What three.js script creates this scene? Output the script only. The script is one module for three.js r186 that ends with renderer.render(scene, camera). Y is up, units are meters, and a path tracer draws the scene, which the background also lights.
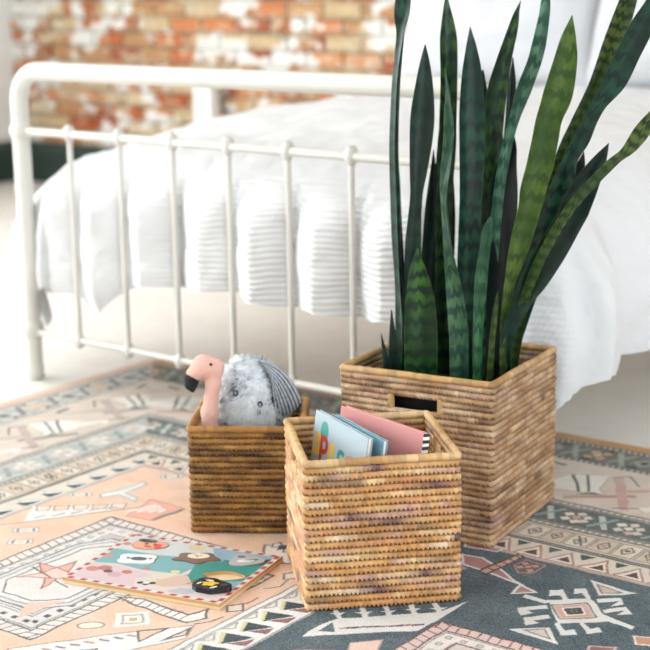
import * as THREE from 'three';
import { RoundedBoxGeometry } from 'three/addons/geometries/RoundedBoxGeometry.js';
import { mergeGeometries, mergeVertices } from 'three/addons/utils/BufferGeometryUtils.js';
import { MarchingCubes } from 'three/addons/objects/MarchingCubes.js';
import { ImprovedNoise } from 'three/addons/math/ImprovedNoise.js';
import { RectAreaLightUniformsLib } from 'three/addons/lights/RectAreaLightUniformsLib.js';

// ---------------------------------------------------------------- camera, sky, window light, exposure
const scene = new THREE.Scene();
const renderer = new THREE.WebGLRenderer({ antialias: true });
renderer.toneMapping = THREE.LinearToneMapping;
renderer.toneMappingExposure = 0.8;
renderer.shadowMap.enabled = true;
RectAreaLightUniformsLib.init();

const camera = new THREE.PerspectiveCamera(23.27, 1, 0.05, 60);
camera.rotation.order = 'YXZ';
camera.rotation.set(-0.2232, 0, -0.0163);
camera.position.set(0, 1.13, 0);
camera.focus = 2.85;
camera.userData.fStop = 3.4;
scene.add(camera);

scene.background = new THREE.Color(0.86, 0.94, 1.0);
scene.backgroundIntensity = 4;

// room frame: x along the brick wall (to the right), z out of the brick wall towards the camera
const TURN = -0.68864;
const CORNER = new THREE.Vector3(-1.69, 0, -8.838);
const EX = new THREE.Vector3(Math.cos(TURN), 0, -Math.sin(TURN));
const EZ = new THREE.Vector3(Math.sin(TURN), 0, Math.cos(TURN));
const room = (x, y, z) => CORNER.clone().addScaledVector(EX, x).addScaledVector(EZ, z).setY(y);
const FLOOR = -0.006, CEIL = 3.4, WIDE = 11, DEEP = 9.5;
const LEFT_WINDOWS = [[2.3, 4.3], [4.8, 6.8], [7.3, 9.2]], RIGHT_WINDOWS = [[2.6, 4.7], [5.3, 7.4]];
const SILL = 0.22, HEAD = 3.0;
function daylight(at, towards, w, h, color, intensity) {
  const l = new THREE.RectAreaLight(color, intensity, w, h);
  l.position.copy(at); l.lookAt(towards); l.castShadow = true; scene.add(l);
}
for (const [a, b] of LEFT_WINDOWS) daylight(room(0.06, (SILL + HEAD) / 2, (a + b) / 2), room(3, (SILL + HEAD) / 2, (a + b) / 2), b - a - 0.1, HEAD - SILL - 0.1, new THREE.Color(0.97, 1, 1.03), 8);
for (const [a, b] of RIGHT_WINDOWS) daylight(room(WIDE - 0.06, (SILL + HEAD) / 2, (a + b) / 2), room(4, (SILL + HEAD) / 2, (a + b) / 2), b - a - 0.1, HEAD - SILL - 0.1, new THREE.Color(0.9, 1, 1.12), 5.2);

// ---------------------------------------------------------------- helpers
let seed = 7;
const rnd = () => { seed = (seed + 0x6d2b79f5) | 0; let t = Math.imul(seed ^ (seed >>> 15), 1 | seed); t = (t + Math.imul(t ^ (t >>> 7), 61 | t)) ^ t; return ((t ^ (t >>> 14)) >>> 0) / 4294967296; };
const reseed = (n) => { seed = n; };
const pick = (a) => a[Math.floor(rnd() * a.length)];
const noise = new ImprovedNoise();
const fbm = (x, y, z, o = 4) => { let s = 0, a = 0.5; for (let i = 0; i < o; i++) { s += a * noise.noise(x, y, z); x *= 2.03; y *= 2.03; z *= 2.03; a *= 0.5; } return s; };
const smooth = (a, b, x) => { const t = Math.min(1, Math.max(0, (x - a) / (b - a))); return t * t * (3 - 2 * t); };
const lerp = (a, b, t) => a + (b - a) * t;
const V = (x, y, z) => new THREE.Vector3(x, y, z);
const mat = (color, roughness = 0.8, more = {}) => new THREE.MeshStandardMaterial({ color, roughness, ...more });
const used = {};
function numbered(name) { const n = used[name] = (used[name] ?? -1) + 1; return n ? `${name}_${String(n).padStart(3, '0')}` : name; }
function tag(o, label, category, group) { o.userData.label = label; o.userData.category = category; if (group) o.userData.group = group; return o; }
function thing(name, label, category, [x, y, z], turn = 0, group) {
  const o = new THREE.Group(); o.name = numbered(name); o.position.set(x, y, z); o.rotation.y = turn; scene.add(o); return tag(o, label, category, group);
}
function part(name, geometry, material, parent) {
  const m = new THREE.Mesh(geometry, material); m.name = name; m.castShadow = m.receiveShadow = true; parent.add(m); return m;
}
function structure(name, geometry, material) {
  const m = part(name, geometry, material, scene); m.userData.kind = 'structure'; m.position.copy(CORNER); m.rotation.y = TURN; return m;
}
const box = (x0, x1, y0, y1, z0, z1) => new THREE.BoxGeometry(x1 - x0, y1 - y0, z1 - z0).translate((x0 + x1) / 2, (y0 + y1) / 2, (z0 + z1) / 2);
const cyl = (r0, r1, h, seg = 16) => new THREE.CylinderGeometry(r0, r1, h, seg);
const tube = (points, r, seg = 40, rad = 12, closed = false) => new THREE.TubeGeometry(new THREE.CatmullRomCurve3(points.map((p) => V(...p)), closed), seg, r, rad, closed);
function caps(geos, points, r) { for (const p of [points[0], points[points.length - 1]]) geos.push(new THREE.SphereGeometry(r, 12, 8).translate(...p)); }
function canvas(w, h, draw) { const c = document.createElement('canvas'); c.width = w; c.height = h; draw(c.getContext('2d'), w, h); const t = new THREE.CanvasTexture(c); t.colorSpace = THREE.SRGBColorSpace; t.magFilter = THREE.LinearFilter; t.anisotropy = 8; return t; }
function dataTexture(w, h, fn, srgb = true) {
  const d = new Uint8Array(w * h * 4);
  for (let y = 0; y < h; y++) for (let x = 0; x < w; x++) { const c = fn(x / w, y / h); const i = (y * w + x) * 4; for (let k = 0; k < 3; k++) d[i + k] = Math.max(0, Math.min(255, c[k] ?? c[0])); d[i + 3] = 255; }
  const t = new THREE.DataTexture(d, w, h); t.magFilter = THREE.LinearFilter; t.minFilter = THREE.LinearFilter; t.wrapS = t.wrapT = THREE.RepeatWrapping; if (srgb) t.colorSpace = THREE.SRGBColorSpace; t.needsUpdate = true; return t;
}
// a surface from a grid of points f(u, v); closed shells are made by giving both sides
function grid(nu, nv, f) {
  const p = [], uv = [], ix = [];
  for (let j = 0; j <= nv; j++) for (let i = 0; i <= nu; i++) { const q = f(i / nu, j / nv); p.push(q.x, q.y, q.z); uv.push(i / nu, j / nv); }
  for (let j = 0; j < nv; j++) for (let i = 0; i < nu; i++) { const a = j * (nu + 1) + i, b = a + 1, c = a + nu + 1, d = c + 1; ix.push(a, b, d, a, d, c); }
  const g = new THREE.BufferGeometry(); g.setAttribute('position', new THREE.Float32BufferAttribute(p, 3)); g.setAttribute('uv', new THREE.Float32BufferAttribute(uv, 2)); g.setIndex(ix); g.computeVertexNormals(); return g;
}
// mesh of a signed distance in a cube of half-size half around c
function field(dist, c, half, res) {
  const mc = new MarchingCubes(res, mat('#fff'), false, false, 160000); mc.isolation = 0;
  for (let k = 0; k < res; k++) for (let j = 0; j < res; j++) for (let i = 0; i < res; i++)
    mc.field[i + j * res + k * res * res] = -dist(c[0] + half * (i - res / 2) / (res / 2), c[1] + half * (j - res / 2) / (res / 2), c[2] + half * (k - res / 2) / (res / 2));
  mc.update();
  const n = mc.count, g = new THREE.BufferGeometry(), pos = new Float32Array(n * 3);
  for (let i = 0; i < n; i++) for (let a = 0; a < 3; a++) pos[i * 3 + a] = c[a] + half * mc.positionArray[i * 3 + a];
  g.setAttribute('position', new THREE.BufferAttribute(pos, 3));
  const w = mergeVertices(g, 1e-6); w.computeVertexNormals(); return w;
}
function capsule(p, a, b, ra, rb) {
  const bx = b[0] - a[0], by = b[1] - a[1], bz = b[2] - a[2], px = p[0] - a[0], py = p[1] - a[1], pz = p[2] - a[2];
  const t = Math.min(1, Math.max(0, (px * bx + py * by + pz * bz) / (bx * bx + by * by + bz * bz)));
  return Math.hypot(px - t * bx, py - t * by, pz - t * bz) - lerp(ra, rb, t);
}
const smin = (a, b, k) => { const h = Math.max(0, Math.min(1, 0.5 + 0.5 * (b - a) / k)); return lerp(b, a, h) - k * h * (1 - h); };

// ---------------------------------------------------------------- the room
const plaster = mat('#e9e7e4', 0.9), trimPaint = mat('#f0efec', 0.5), glass = new THREE.MeshPhysicalMaterial({ color: '#ffffff', roughness: 0.02, transmission: 1, thickness: 0, ior: 1.45 });
const floorMap = dataTexture(256, 256, (u, v) => { const n = fbm(u * 6, v * 6, 3.1) * 14 + fbm(u * 40, v * 40, 9) * 6; return [236 + n, 232 + n, 225 + n]; });
{
  const g = box(-0.25, WIDE + 0.25, FLOOR - 0.2, FLOOR, -0.25, DEEP + 0.25); const p = g.attributes.position, uv = g.attributes.uv;
  for (let i = 0; i < p.count; i++) uv.setXY(i, p.getX(i) / 2.4, p.getZ(i) / 2.4);
  structure('floor', g, mat('#ffffff', 0.42, { map: floorMap }));
}
structure('ceiling', box(-0.25, WIDE + 0.25, CEIL, CEIL + 0.2, -0.25, DEEP + 0.25), mat('#efeeeb', 0.95));
function pierced(openings, x0, x1) {
  const g = []; let z = -0.25;
  for (const [a, b] of openings) { g.push(box(x0, x1, FLOOR, CEIL, z, a), box(x0, x1, FLOOR, SILL, a, b), box(x0, x1, HEAD, CEIL, a, b)); z = b; }
  g.push(box(x0, x1, FLOOR, CEIL, z, DEEP + 0.25)); return mergeGeometries(g);
}
structure('wall_left', pierced(LEFT_WINDOWS, -0.25, 0), plaster);
structure('wall_right', pierced(RIGHT_WINDOWS, WIDE, WIDE + 0.25), plaster);
structure('wall_front', box(0, WIDE, FLOOR, CEIL, DEEP, DEEP + 0.25), plaster);
let windowCount = 0;
function makeWindow(x, inward, [a, b]) {
  const w = new THREE.Group(); w.name = `window_${++windowCount}`; w.userData.kind = 'structure'; w.position.copy(CORNER); w.rotation.y = TURN; scene.add(w);
  const xs = [x - inward * 0.14, x - inward * 0.06].sort((p, q) => p - q);
  part('window_frame', mergeGeometries([box(...xs, SILL, HEAD, a, a + 0.06), box(...xs, SILL, HEAD, b - 0.06, b), box(...xs, SILL, SILL + 0.06, a, b), box(...xs, HEAD - 0.06, HEAD, a, b)]), trimPaint, w);
  const cols = 3, rows = 3, dz = (b - a) / cols, dy = (HEAD - SILL) / rows, xc = (xs[0] + xs[1]) / 2;
  for (let i = 1; i < cols; i++) part('mullion', box(xc - 0.02, xc + 0.02, SILL, HEAD, a + i * dz - 0.015, a + i * dz + 0.015), trimPaint, w);
  for (let j = 1; j < rows; j++) part('mullion', box(xc - 0.018, xc + 0.018, SILL + j * dy - 0.015, SILL + j * dy + 0.015, a, b), trimPaint, w);
  for (let i = 0; i < cols; i++) for (let j = 0; j < rows; j++) part('pane', box(xc - 0.002, xc + 0.002, SILL + j * dy + 0.016, SILL + (j + 1) * dy - 0.016, a + i * dz + 0.016, a + (i + 1) * dz - 0.016), glass, w);
  const sx = [x - inward * 0.06, x + inward * 0.05].sort((p, q) => p - q);
  part('window_sill', box(...sx, SILL - 0.035, SILL, a - 0.04, b + 0.04), trimPaint, w);
}
for (const o of LEFT_WINDOWS) makeWindow(0, 1, o);
for (const o of RIGHT_WINDOWS) makeWindow(WIDE, -1, o);
const darkGreen = mat('#2f3f38', 0.55);
const skirting = (len, side = 1) => { const s = new THREE.Shape([[0, 0], [0.035, 0], [0.035, 0.185], [0.028, 0.2], [0.022, 0.215], [0, 0.22]].map(([a, b]) => new THREE.Vector2(a * side, b))); return new THREE.ExtrudeGeometry(s, { depth: len, bevelEnabled: false }); };
structure('baseboard_left', skirting(DEEP).translate(0, FLOOR, 0), darkGreen);
structure('baseboard_back', skirting(WIDE - 0.035, -1).rotateY(Math.PI / 2).translate(0.035, FLOOR, 0), darkGreen);

// exposed brick with the remains of old whitewash: every brick a piece of its own where the photograph shows it
{
  reseed(41);
  const PX = 0.223, PY = 0.0755, Y0 = 0.254, SX = 4.014, SY = 1.51;                // the map covers 18 bricks by 20 courses
  const tones = ['#b4623a', '#a85534', '#c07a50', '#b07a52', '#b98f66', '#c2a884', '#b0845c', '#cbb594', '#9c5a3e', '#c98d66'].map((c) => new THREE.Color(c).convertLinearToSRGB());
  const lime = new THREE.Color('#dedbd5').convertLinearToSRGB(), wash = new THREE.Color('#c8baa0').convertLinearToSRGB(), joint = new THREE.Color('#b9aa8e').convertLinearToSRGB(), grime = new THREE.Color('#8d8466').convertLinearToSRGB();
  const cells = {}; const tone = (r, c) => (cells[`${r},${c}`] ??= Math.floor(rnd() * tones.length));
  const map = dataTexture(1024, 400, (u, v) => {
    const x = u * SX, y = v * SY + Y0 - PY / 2, r = Math.floor((y - Y0) / PY + 0.5), off = ((r % 2) + 2) % 2 ? 0 : PX / 2, c = Math.floor((x - 0.11 - off) / PX + 0.5), T = tones[tone(r, c)];
    const fx = Math.abs(x - (0.11 + off + c * PX)), fy = Math.abs(y - (Y0 + r * PY)), inJoint = fx > 0.104 || fy > 0.031;
    const a = fbm(x * 3.4, y * 4.6, 5.2) + 0.55 * fbm(x * 13, y * 17, 1.7), b = fbm(x * 5 + 9, y * 7, 11.4) + 0.5 * fbm(x * 19, y * 24, 4.1), g = fbm(x * 60, y * 60, 2.2, 2) * 34;
    let p = inJoint ? joint : T, R = p.r, G = p.g, B = p.b;
    const mix = (q, t) => { R = lerp(R, q.r, t); G = lerp(G, q.g, t); B = lerp(B, q.b, t); };
    mix(wash, 0.8 * smooth(-0.06, 0.2, b)); mix(grime, 0.55 * smooth(0.2, 0.34, fbm(x * 9, y * 9, 21))); mix(lime, smooth(0.04, 0.13, a));
    return [R * 255 + g, G * 255 + g, B * 255 + g];
  });
  const brickwork = mat('#ffffff', 0.93, { map });
  const wallUv = (g, x, y) => { const p = g.attributes.position, uv = g.attributes.uv; for (let i = 0; i < p.count; i++) uv.setXY(i, (p.getX(i) + x) / SX, (p.getY(i) + y - Y0 + PY / 2) / SY); return g; };
  const wallBack = structure('wall_back', wallUv(box(-0.25, WIDE + 0.25, FLOOR, CEIL, -0.25, 0), 0, 0), brickwork);
  const shape = (w, d) => new RoundedBoxGeometry(w, 0.064, d, 1, 0.006), sizes = [0.03, 0.034, 0.038], rest = [];
  let shown = 0;
  for (let r = 0; r * PY < CEIL - 0.28; r++) {
    const y = Y0 + r * PY, off = r % 2 ? 0 : PX / 2;
    for (let c = off ? -1 : 0; c * PX < WIDE; c++) {
      const half = c < 0, x = half ? 0.052 : 0.11 + c * PX + off; if (x > WIDE - 0.1) continue;
      const z = 0.001 + rnd() * 0.008, g = wallUv(shape(half ? 0.1 : 0.212, pick(sizes)), x, y);
      if (x < 3.75 && y < 1.42 && shown < 300) { const b = part('brick', g, brickwork, wallBack); b.position.set(x, y, z); b.rotation.z = (rnd() - 0.5) * 0.014; shown++; } else rest.push(g.translate(x, y, z));
    }
  }
  part('brick_field', mergeGeometries(rest), brickwork, wallBack).userData.kind = 'stuff';
}

// ---------------------------------------------------------------- the rug (flat print and pile on a real slab)
const RUG = 2.4;
const rugMap = canvas(2048, 2048, (x, W) => {
  reseed(11);
  x.scale(W / RUG, W / RUG); x.lineJoin = 'miter'; x.lineCap = 'butt';
  const rect = (u, v, w, h, c) => { x.fillStyle = c; x.fillRect(u, v, w, h); };
  const poly = (pts, fill, stroke, lw = 0.004) => { x.beginPath(); pts.forEach(([a, b], i) => (i ? x.lineTo(a, b) : x.moveTo(a, b))); x.closePath(); if (fill) { x.fillStyle = fill; x.fill(); } if (stroke) { x.strokeStyle = stroke; x.lineWidth = lw; x.stroke(); } };
  const line = (pts, c, lw = 0.004) => { x.beginPath(); pts.forEach(([a, b], i) => (i ? x.lineTo(a, b) : x.moveTo(a, b))); x.strokeStyle = c; x.lineWidth = lw; x.stroke(); };
  const PEACH = '#e1bba2', CREAM = '#e2d6c8', WHITE = '#dcd9d4', TEAL = '#435157', DARK = '#33373a', INK = '#575350', PINK = '#cfa399', ROSE = '#b48a80', GREY = '#a9a9a6', TAN = '#b98d5d', MOSS = '#545d5a';
  // panels of the field
  rect(0, 0, RUG, RUG, PEACH);
  for (let i = 0; i < 90; i++) { x.fillStyle = pick(['#e2bb9c', '#dcae98', '#e6c5ac', '#deb396']); x.globalAlpha = 0.35; x.beginPath(); x.ellipse(0.6 + rnd(), 0.7 + rnd() * 1.6, 0.03 + rnd() * 0.1, 0.02 + rnd() * 0.05, rnd() * 3, 0, 7); x.fill(); }
  x.globalAlpha = 1;
  rect(1.55, 0.76, 1, 1.8, TEAL);
  // border: d = distance from the edge, t = along the edge, pale = window glare painted into the colours
  function border(toRug, t0, t1, edge, guard, green, pale) {
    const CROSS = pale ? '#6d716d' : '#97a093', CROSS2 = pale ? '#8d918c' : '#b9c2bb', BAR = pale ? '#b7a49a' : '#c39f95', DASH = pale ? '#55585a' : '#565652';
    const B = (d0, d1, c) => poly([toRug(t0, d0), toRug(t1, d0), toRug(t1, d1), toRug(t0, d1)], c);
    const P = (pts, c, s, lw) => poly(pts.map(([t, d]) => toRug(t, d)), c, s, lw);
    const L = (pts, c, lw) => line(pts.map(([t, d]) => toRug(t, d)), c, lw);
    B(0, 0.045, edge); B(0.045, 0.185, guard); B(0.185, 0.445, '#cfc0b2'); B(0.445, 0.475, '#98948c'); B(0.475, 0.575, green); B(0.575, 0.602, '#98948c'); B(0.602, 0.684, '#cdbfae'); B(0.684, 0.702, '#8d8a84'); B(0.702, 0.775, '#d8cbba'); B(0.775, 0.783, '#b09a8a');
    for (const d of [0.052, 0.06, 0.172, 0.18, 0.452, 0.468, 0.581, 0.596, 0.689, 0.698]) L([[t0, d], [t1, d]], '#3c3a37', 0.003);
    for (const d of [0.046, 0.056, 0.176, 0.46, 0.5885]) for (let t = t0; t < t1; t += 0.016) P([[t, d - 0.005], [t + 0.007, d - 0.005], [t + 0.007, d + 0.005], [t, d + 0.005]], d < 0.05 ? '#6f5a42' : '#d9d0c2');
    for (let t = t0 + 0.03, i = 0; t < t1; t += 0.118, i++) {                       // dark guard: crosses, leaves and small flowers
      const m = 0.115, c = CROSS;
      L([[t - 0.022, m - 0.045], [t + 0.022, m + 0.045]], c, 0.014); L([[t + 0.022, m - 0.04], [t - 0.022, m + 0.045]], c, 0.008);
      const o = t + 0.059;
      if (i % 2) { P([[o - 0.03, m], [o, m - 0.03], [o + 0.03, m], [o, m + 0.03]], '#8d948a'); P([[o - 0.012, m], [o, m - 0.012], [o + 0.012, m], [o, m + 0.012]], '#2c2e2d'); } else for (const [a, b] of [[-0.016, -0.018], [0.016, -0.018], [-0.016, 0.02], [0.016, 0.02], [0, 0]]) P([[o + a - 0.013, m + b], [o + a, m + b - 0.014], [o + a + 0.013, m + b], [o + a, m + b + 0.014]], a ? '#c99b78' : '#d8b79b');
      P([[o - 0.033, m + 0.04], [o - 0.01, m + 0.028], [o + 0.004, m + 0.046]], '#1f2424'); P([[o + 0.035, m - 0.04], [o + 0.012, m - 0.03], [o, m - 0.046]], '#1f2424');
    }
    for (let t = t0 + 0.1, i = 0; t < t1; t += 0.3, i++) {                           // wide pale band: white lozenges with bars, rose crosses
      P([[t - 0.12, 0.4], [t - 0.08, 0.28], [t + 0.0, 0.235], [t + 0.02, 0.33], [t + 0.05, 0.36]], '#e2dcd2', '#b7a89b', 0.003);
      L([[t - 0.075, 0.275], [t - 0.005, 0.375]], DASH, 0.007); L([[t - 0.045, 0.262], [t + 0.012, 0.362]], DASH, 0.006);
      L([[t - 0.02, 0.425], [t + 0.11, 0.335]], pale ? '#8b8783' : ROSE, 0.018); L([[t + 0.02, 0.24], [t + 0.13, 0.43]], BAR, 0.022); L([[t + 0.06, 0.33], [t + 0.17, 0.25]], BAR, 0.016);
      L([[t + 0.01, 0.25], [t + 0.04, 0.22], [t + 0.085, 0.27]], '#4b4744', 0.004); L([[t + 0.1, 0.43], [t + 0.15, 0.4]], '#4b4744', 0.004);
      P([[t - 0.005, 0.395], [t + 0.022, 0.36], [t + 0.045, 0.365]], '#2f4742');
      P([[t + 0.15, 0.4], [t + 0.19, 0.36], [t + 0.175, 0.42]], '#e7e0d6'); L([[t - 0.17, 0.215], [t - 0.12, 0.225]], '#5a4f4c', 0.012); L([[t - 0.16, 0.28], [t - 0.12, 0.24]], '#b9aca0', 0.006);
    }
    for (let t = t0 + 0.02, i = 0; t < t1; t += 0.122, i++) {                        // second guard: crosses and pale rosettes on dark green
      const m = 0.525;
      L([[t - 0.02, m - 0.035], [t + 0.02, m + 0.035]], CROSS2, 0.014); L([[t + 0.02, m - 0.035], [t - 0.02, m + 0.035]], '#8fa09a', 0.01);
      const o = t + 0.061; for (const [a, b] of [[-0.022, -0.012], [0, -0.024], [0.022, -0.01], [-0.018, 0.016], [0.008, 0.024], [0.024, 0.014], [0, 0]]) P([[o + a - 0.013, m + b], [o + a, m + b - 0.013], [o + a + 0.013, m + b], [o + a, m + b + 0.013]], pick(['#d5cabb', '#e2d9cc', '#c9a79b']));
    }
    for (let t = t0, i = 0; t < t1; t += 0.052, i++) {                               // figure band
      P([[t, 0.61], [t + 0.046, 0.61], [t + 0.046, 0.676], [t, 0.676]], i % 2 ? '#d9cdbd' : '#cbb9a4', '#8e8070', 0.003);
      P([[t + 0.01, 0.643], [t + 0.023, 0.622], [t + 0.036, 0.643], [t + 0.023, 0.664]], null, '#6d6257', 0.004);
      P([[t + 0.018, 0.638], [t + 0.028, 0.638], [t + 0.028, 0.648], [t + 0.018, 0.648]], pick(['#4b4a45', ROSE, '#5a5148']));
      if (i % 3 === 0) L([[t + 0.006, 0.616], [t + 0.04, 0.67]], '#5e564e', 0.004);
    }
    for (let t = t0; t < t1; t += 0.072) {                                           // triangles along the field
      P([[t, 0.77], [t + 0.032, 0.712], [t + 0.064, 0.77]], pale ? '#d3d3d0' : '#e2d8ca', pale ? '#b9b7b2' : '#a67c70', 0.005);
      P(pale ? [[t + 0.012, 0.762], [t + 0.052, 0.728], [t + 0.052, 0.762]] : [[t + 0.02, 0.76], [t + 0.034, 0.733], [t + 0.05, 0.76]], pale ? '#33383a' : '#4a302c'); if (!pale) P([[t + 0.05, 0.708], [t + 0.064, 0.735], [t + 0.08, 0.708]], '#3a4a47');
    }
  }
  x.save(); x.beginPath(); x.moveTo(0, 0); x.lineTo(0.71, 0.79); x.lineTo(0.71, RUG); x.lineTo(0, RUG); x.clip(); border((t, d) => [d * 0.9, t], 0, RUG, '#d8b7a2', '#bdbab3', '#b3b4af', true); x.restore();  // left border: overexposure from the window side painted in as paler colours
  x.save(); x.beginPath(); x.moveTo(0, 0); x.lineTo(0.71, 0.79); x.lineTo(RUG, 0.79); x.lineTo(RUG, 0); x.clip(); border((t, d) => [t + 0.03, d], 0, RUG, TAN, '#66645e', MOSS); x.restore();
  // divider between the peach and the slate panel
  rect(1.443, 0.79, 0.107, 1.7, WHITE); for (const u of [1.443, 1.458, 1.547]) line([[u, 0.79], [u, RUG]], '#8b8781', 0.004);
  for (let v = 0.82; v < RUG; v += 0.0575) {
    poly([[1.463, v + 0.048], [1.463, v + 0.008], [1.478, v + 0.03]], '#dcd7cf', '#8e8a86', 0.003);
    poly([[1.47, v], [1.53, v - 0.012], [1.5, v + 0.036]], '#2f3a3f'); poly([[1.506, v + 0.03], [1.535, v - 0.01], [1.54, v + 0.02]], '#7f5654'); poly([[1.47, v], [1.478, v - 0.004], [1.5, v + 0.036], [1.494, v + 0.038]], '#cfc58e');
  }
  // peach panel: little bracketed boxes, hook, ladder of boxes, framed lozenge with a star
  const bracket = (u, v, a = 0.5) => { x.save(); x.translate(u, v); x.rotate(-0.72); poly([[-0.026, -0.013], [0.026, -0.013], [0.026, 0.013], [-0.026, 0.013]], WHITE, '#a89a92', 0.003); rect(-0.019, -0.009, 0.006, 0.018, '#7f7a76'); rect(0.013, -0.009, 0.006, 0.018, '#7f7a76'); rect(-0.009, -0.005, 0.018, 0.01, PEACH); x.restore(); };
  for (const [u, v] of [[0.809, 0.8], [0.728, 1.012], [0.799, 1.236], [0.77, 1.42], [0.74, 1.6], [1.1, 0.86], [1.3, 0.9], [0.84, 1.29]]) bracket(u, v);
  poly([[0.697, 1.124], [0.844, 1.0], [0.865, 1.033], [0.758, 1.205]], WHITE);
  for (let i = 0; i < 5; i++) { const u = 0.705 + i * 0.031, v = 1.12 - i * 0.026; poly([[u, v], [u + 0.026, v - 0.02], [u + 0.042, v + 0.003], [u + 0.022, v + 0.022]], i % 2 ? '#dfc0ae' : '#e7d2c2', '#a98c7f', 0.004); }
  for (let i = 0; i < 5; i++) { const u = 0.757 + i * 0.022, v = 1.175 - i * 0.032; line([[u, v], [u + 0.008, v - 0.026]], '#9b9390', 0.005); }
  poly([[0.761, 0.983], [0.777, 0.947], [0.787, 0.868], [0.8, 0.873], [0.804, 0.947], [0.847, 0.955], [0.863, 0.975], [0.798, 0.964], [0.779, 1.002]], '#dfe0dc', '#9aa09e', 0.004);
  poly([[0.911, 1.056], [0.88, 0.945], [0.987, 0.95], [0.98, 1.044]], '#e0a793', '#b78a7c', 0.003);
  for (let i = 0; i < 4; i++) line([[0.893 + i * 0.02, 1.035 - i * 0.012], [0.915 + i * 0.012, 0.965 + i * 0.004]], WHITE, 0.01);
  line([[0.973, 1.04], [0.983, 0.955]], '#63706f', 0.008);
  line([[0.69, 1.3], [0.76, 1.205], [0.87, 1.035], [0.9, 0.99]], '#8d8078', 0.004);
  // framed lozenge
  const frame = (u0, v0, u1, v1, edge, cell, inside, ink) => {
    rect(u0, v0, u1 - u0, v1 - v0, cell); poly([[u0, v0], [u1, v0], [u1, v1], [u0, v1]], null, ink, 0.0045);
    const e = edge; poly([[u0 + e, v0 + e], [u1 - e, v0 + e], [u1 - e, v1 - e], [u0 + e, v1 - e]], inside, ink, 0.004);
    for (let a = v0; a < v1; a += 0.021) { line([[u0, a], [u0 + e, a + 0.008]], ink, 0.0025); line([[u1, a], [u1 - e, a + 0.008]], ink, 0.0025); }
    for (let a = u0; a < u1; a += 0.021) { line([[a, v0], [a + 0.008, v0 + e]], ink, 0.0025); line([[a, v1], [a + 0.008, v1 - e]], ink, 0.0025); }
    const f = e + 0.042; for (const q of [e + 0.006, f, f + 0.008, f + 0.016]) poly([[u0 + q, v0 + q], [u1 - q, v0 + q], [u1 - q, v1 - q], [u0 + q, v1 - q]], null, '#85807d', 0.003);
    const m = e + 0.022; let k = 0; const dot = (a, b) => { k++; rect(a - 0.006, b - 0.006, 0.012, 0.012, k % 2 ? '#8f8a87' : '#5f5b5a'); rect(a - 0.003, b - 0.003, 0.006, 0.006, k % 2 ? WHITE : '#403d3d'); };
    for (let a = v0 + m; a < v1 - m; a += 0.03) { dot(u0 + m, a); dot(u1 - m, a); } for (let a = u0 + m; a < u1 - m; a += 0.03) { dot(a, v0 + m); dot(a, v1 - m); }
  };
  frame(0.888, 1.078, 1.218, 1.61, 0.03, '#d9cfc7', '#d2ccc7', INK);
  const oct = (q, c, s) => poly([[0.985 + q, 1.17 + q], [1.12 - q, 1.17 + q], [1.165 - q, 1.23 + q * 0.5], [1.165 - q, 1.46 - q * 0.5], [1.12 - q, 1.52 - q], [0.985 + q, 1.52 - q], [0.945 + q, 1.46 - q * 0.5], [0.945 + q, 1.23 + q * 0.5]], c, s, 0.004);
  oct(0, '#c9c7c4', '#6f6c6b'); oct(0.013, '#d3cfcc', '#8d8987'); oct(0.03, '#d9d2cc', '#6f6c6b');
  for (const s of [0, 1]) poly([[0.96, 1.35], [1.007, 1.345], [1.012, 1.3], [1.04, 1.35], [1.09, 1.36], [1.05, 1.385], [1.06, 1.436], [1.025, 1.395], [0.98, 1.42], [1.005, 1.38]], s ? null : '#dcc0b4', s ? '#a9776b' : null, 0.004);
  line([[0.965, 1.372], [1.1, 1.405]], '#6d5a54', 0.004); for (const q of [[[1.007, 1.345], [1.012, 1.3], [1.04, 1.35]], [[1.05, 1.385], [1.06, 1.436], [1.025, 1.395]], [[0.96, 1.35], [1.007, 1.345], [1.005, 1.38]]]) poly(q, '#d9a493', '#9a6d64', 0.003); poly([[1.13, 1.56], [1.09, 1.5], [1.14, 1.45]], '#e2b7a6');
  poly([[1.208, 1.385], [1.256, 1.365], [1.37, 1.374], [1.383, 1.333], [1.409, 1.363], [1.39, 1.401], [1.27, 1.395]], '#e9dfd5', INK, 0.005);
  for (let i = 0; i < 9; i++) line([[1.225 + i * 0.018, 1.366], [1.23 + i * 0.018, 1.396]], '#6c6663', 0.003);
  for (const [q, c] of [[0.03, WHITE], [0.02, '#a2988f'], [0.016, '#e9ddcf'], [0.007, '#b79b74']]) { x.save(); x.translate(1.301, 1.444); x.rotate(-0.75); rect(-q, -q, 2 * q, 2 * q, c); x.restore(); }
  x.fillStyle = '#ead9c4'; x.strokeStyle = '#938577'; x.lineWidth = 0.004; x.beginPath(); x.ellipse(1.261, 1.505, 0.024, 0.013, -0.7, 0, 7); x.fill(); x.stroke();
  poly([[1.215, 1.66], [1.325, 1.499], [1.409, 1.402], [1.436, 1.452], [1.388, 1.543], [1.3, 1.7]], WHITE, '#8d837d', 0.003);
  for (let i = 0; i < 9; i++) { const u = 1.262 + i * 0.013, v = 1.625 - i * 0.021; line([[u, v], [u + 0.018, v - 0.006]], i % 3 ? '#7a706d' : ROSE, 0.006); }
  poly([[1.378, 1.507], [1.346, 1.477], [1.382, 1.437]], '#e2b9a5', INK, 0.004); poly([[1.409, 1.477], [1.412, 1.415], [1.426, 1.44]], '#e2b9a5', INK, 0.004); poly([[1.3, 1.62], [1.34, 1.57], [1.37, 1.6]], '#e2b9a5', '#6c6461', 0.004);
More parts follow.
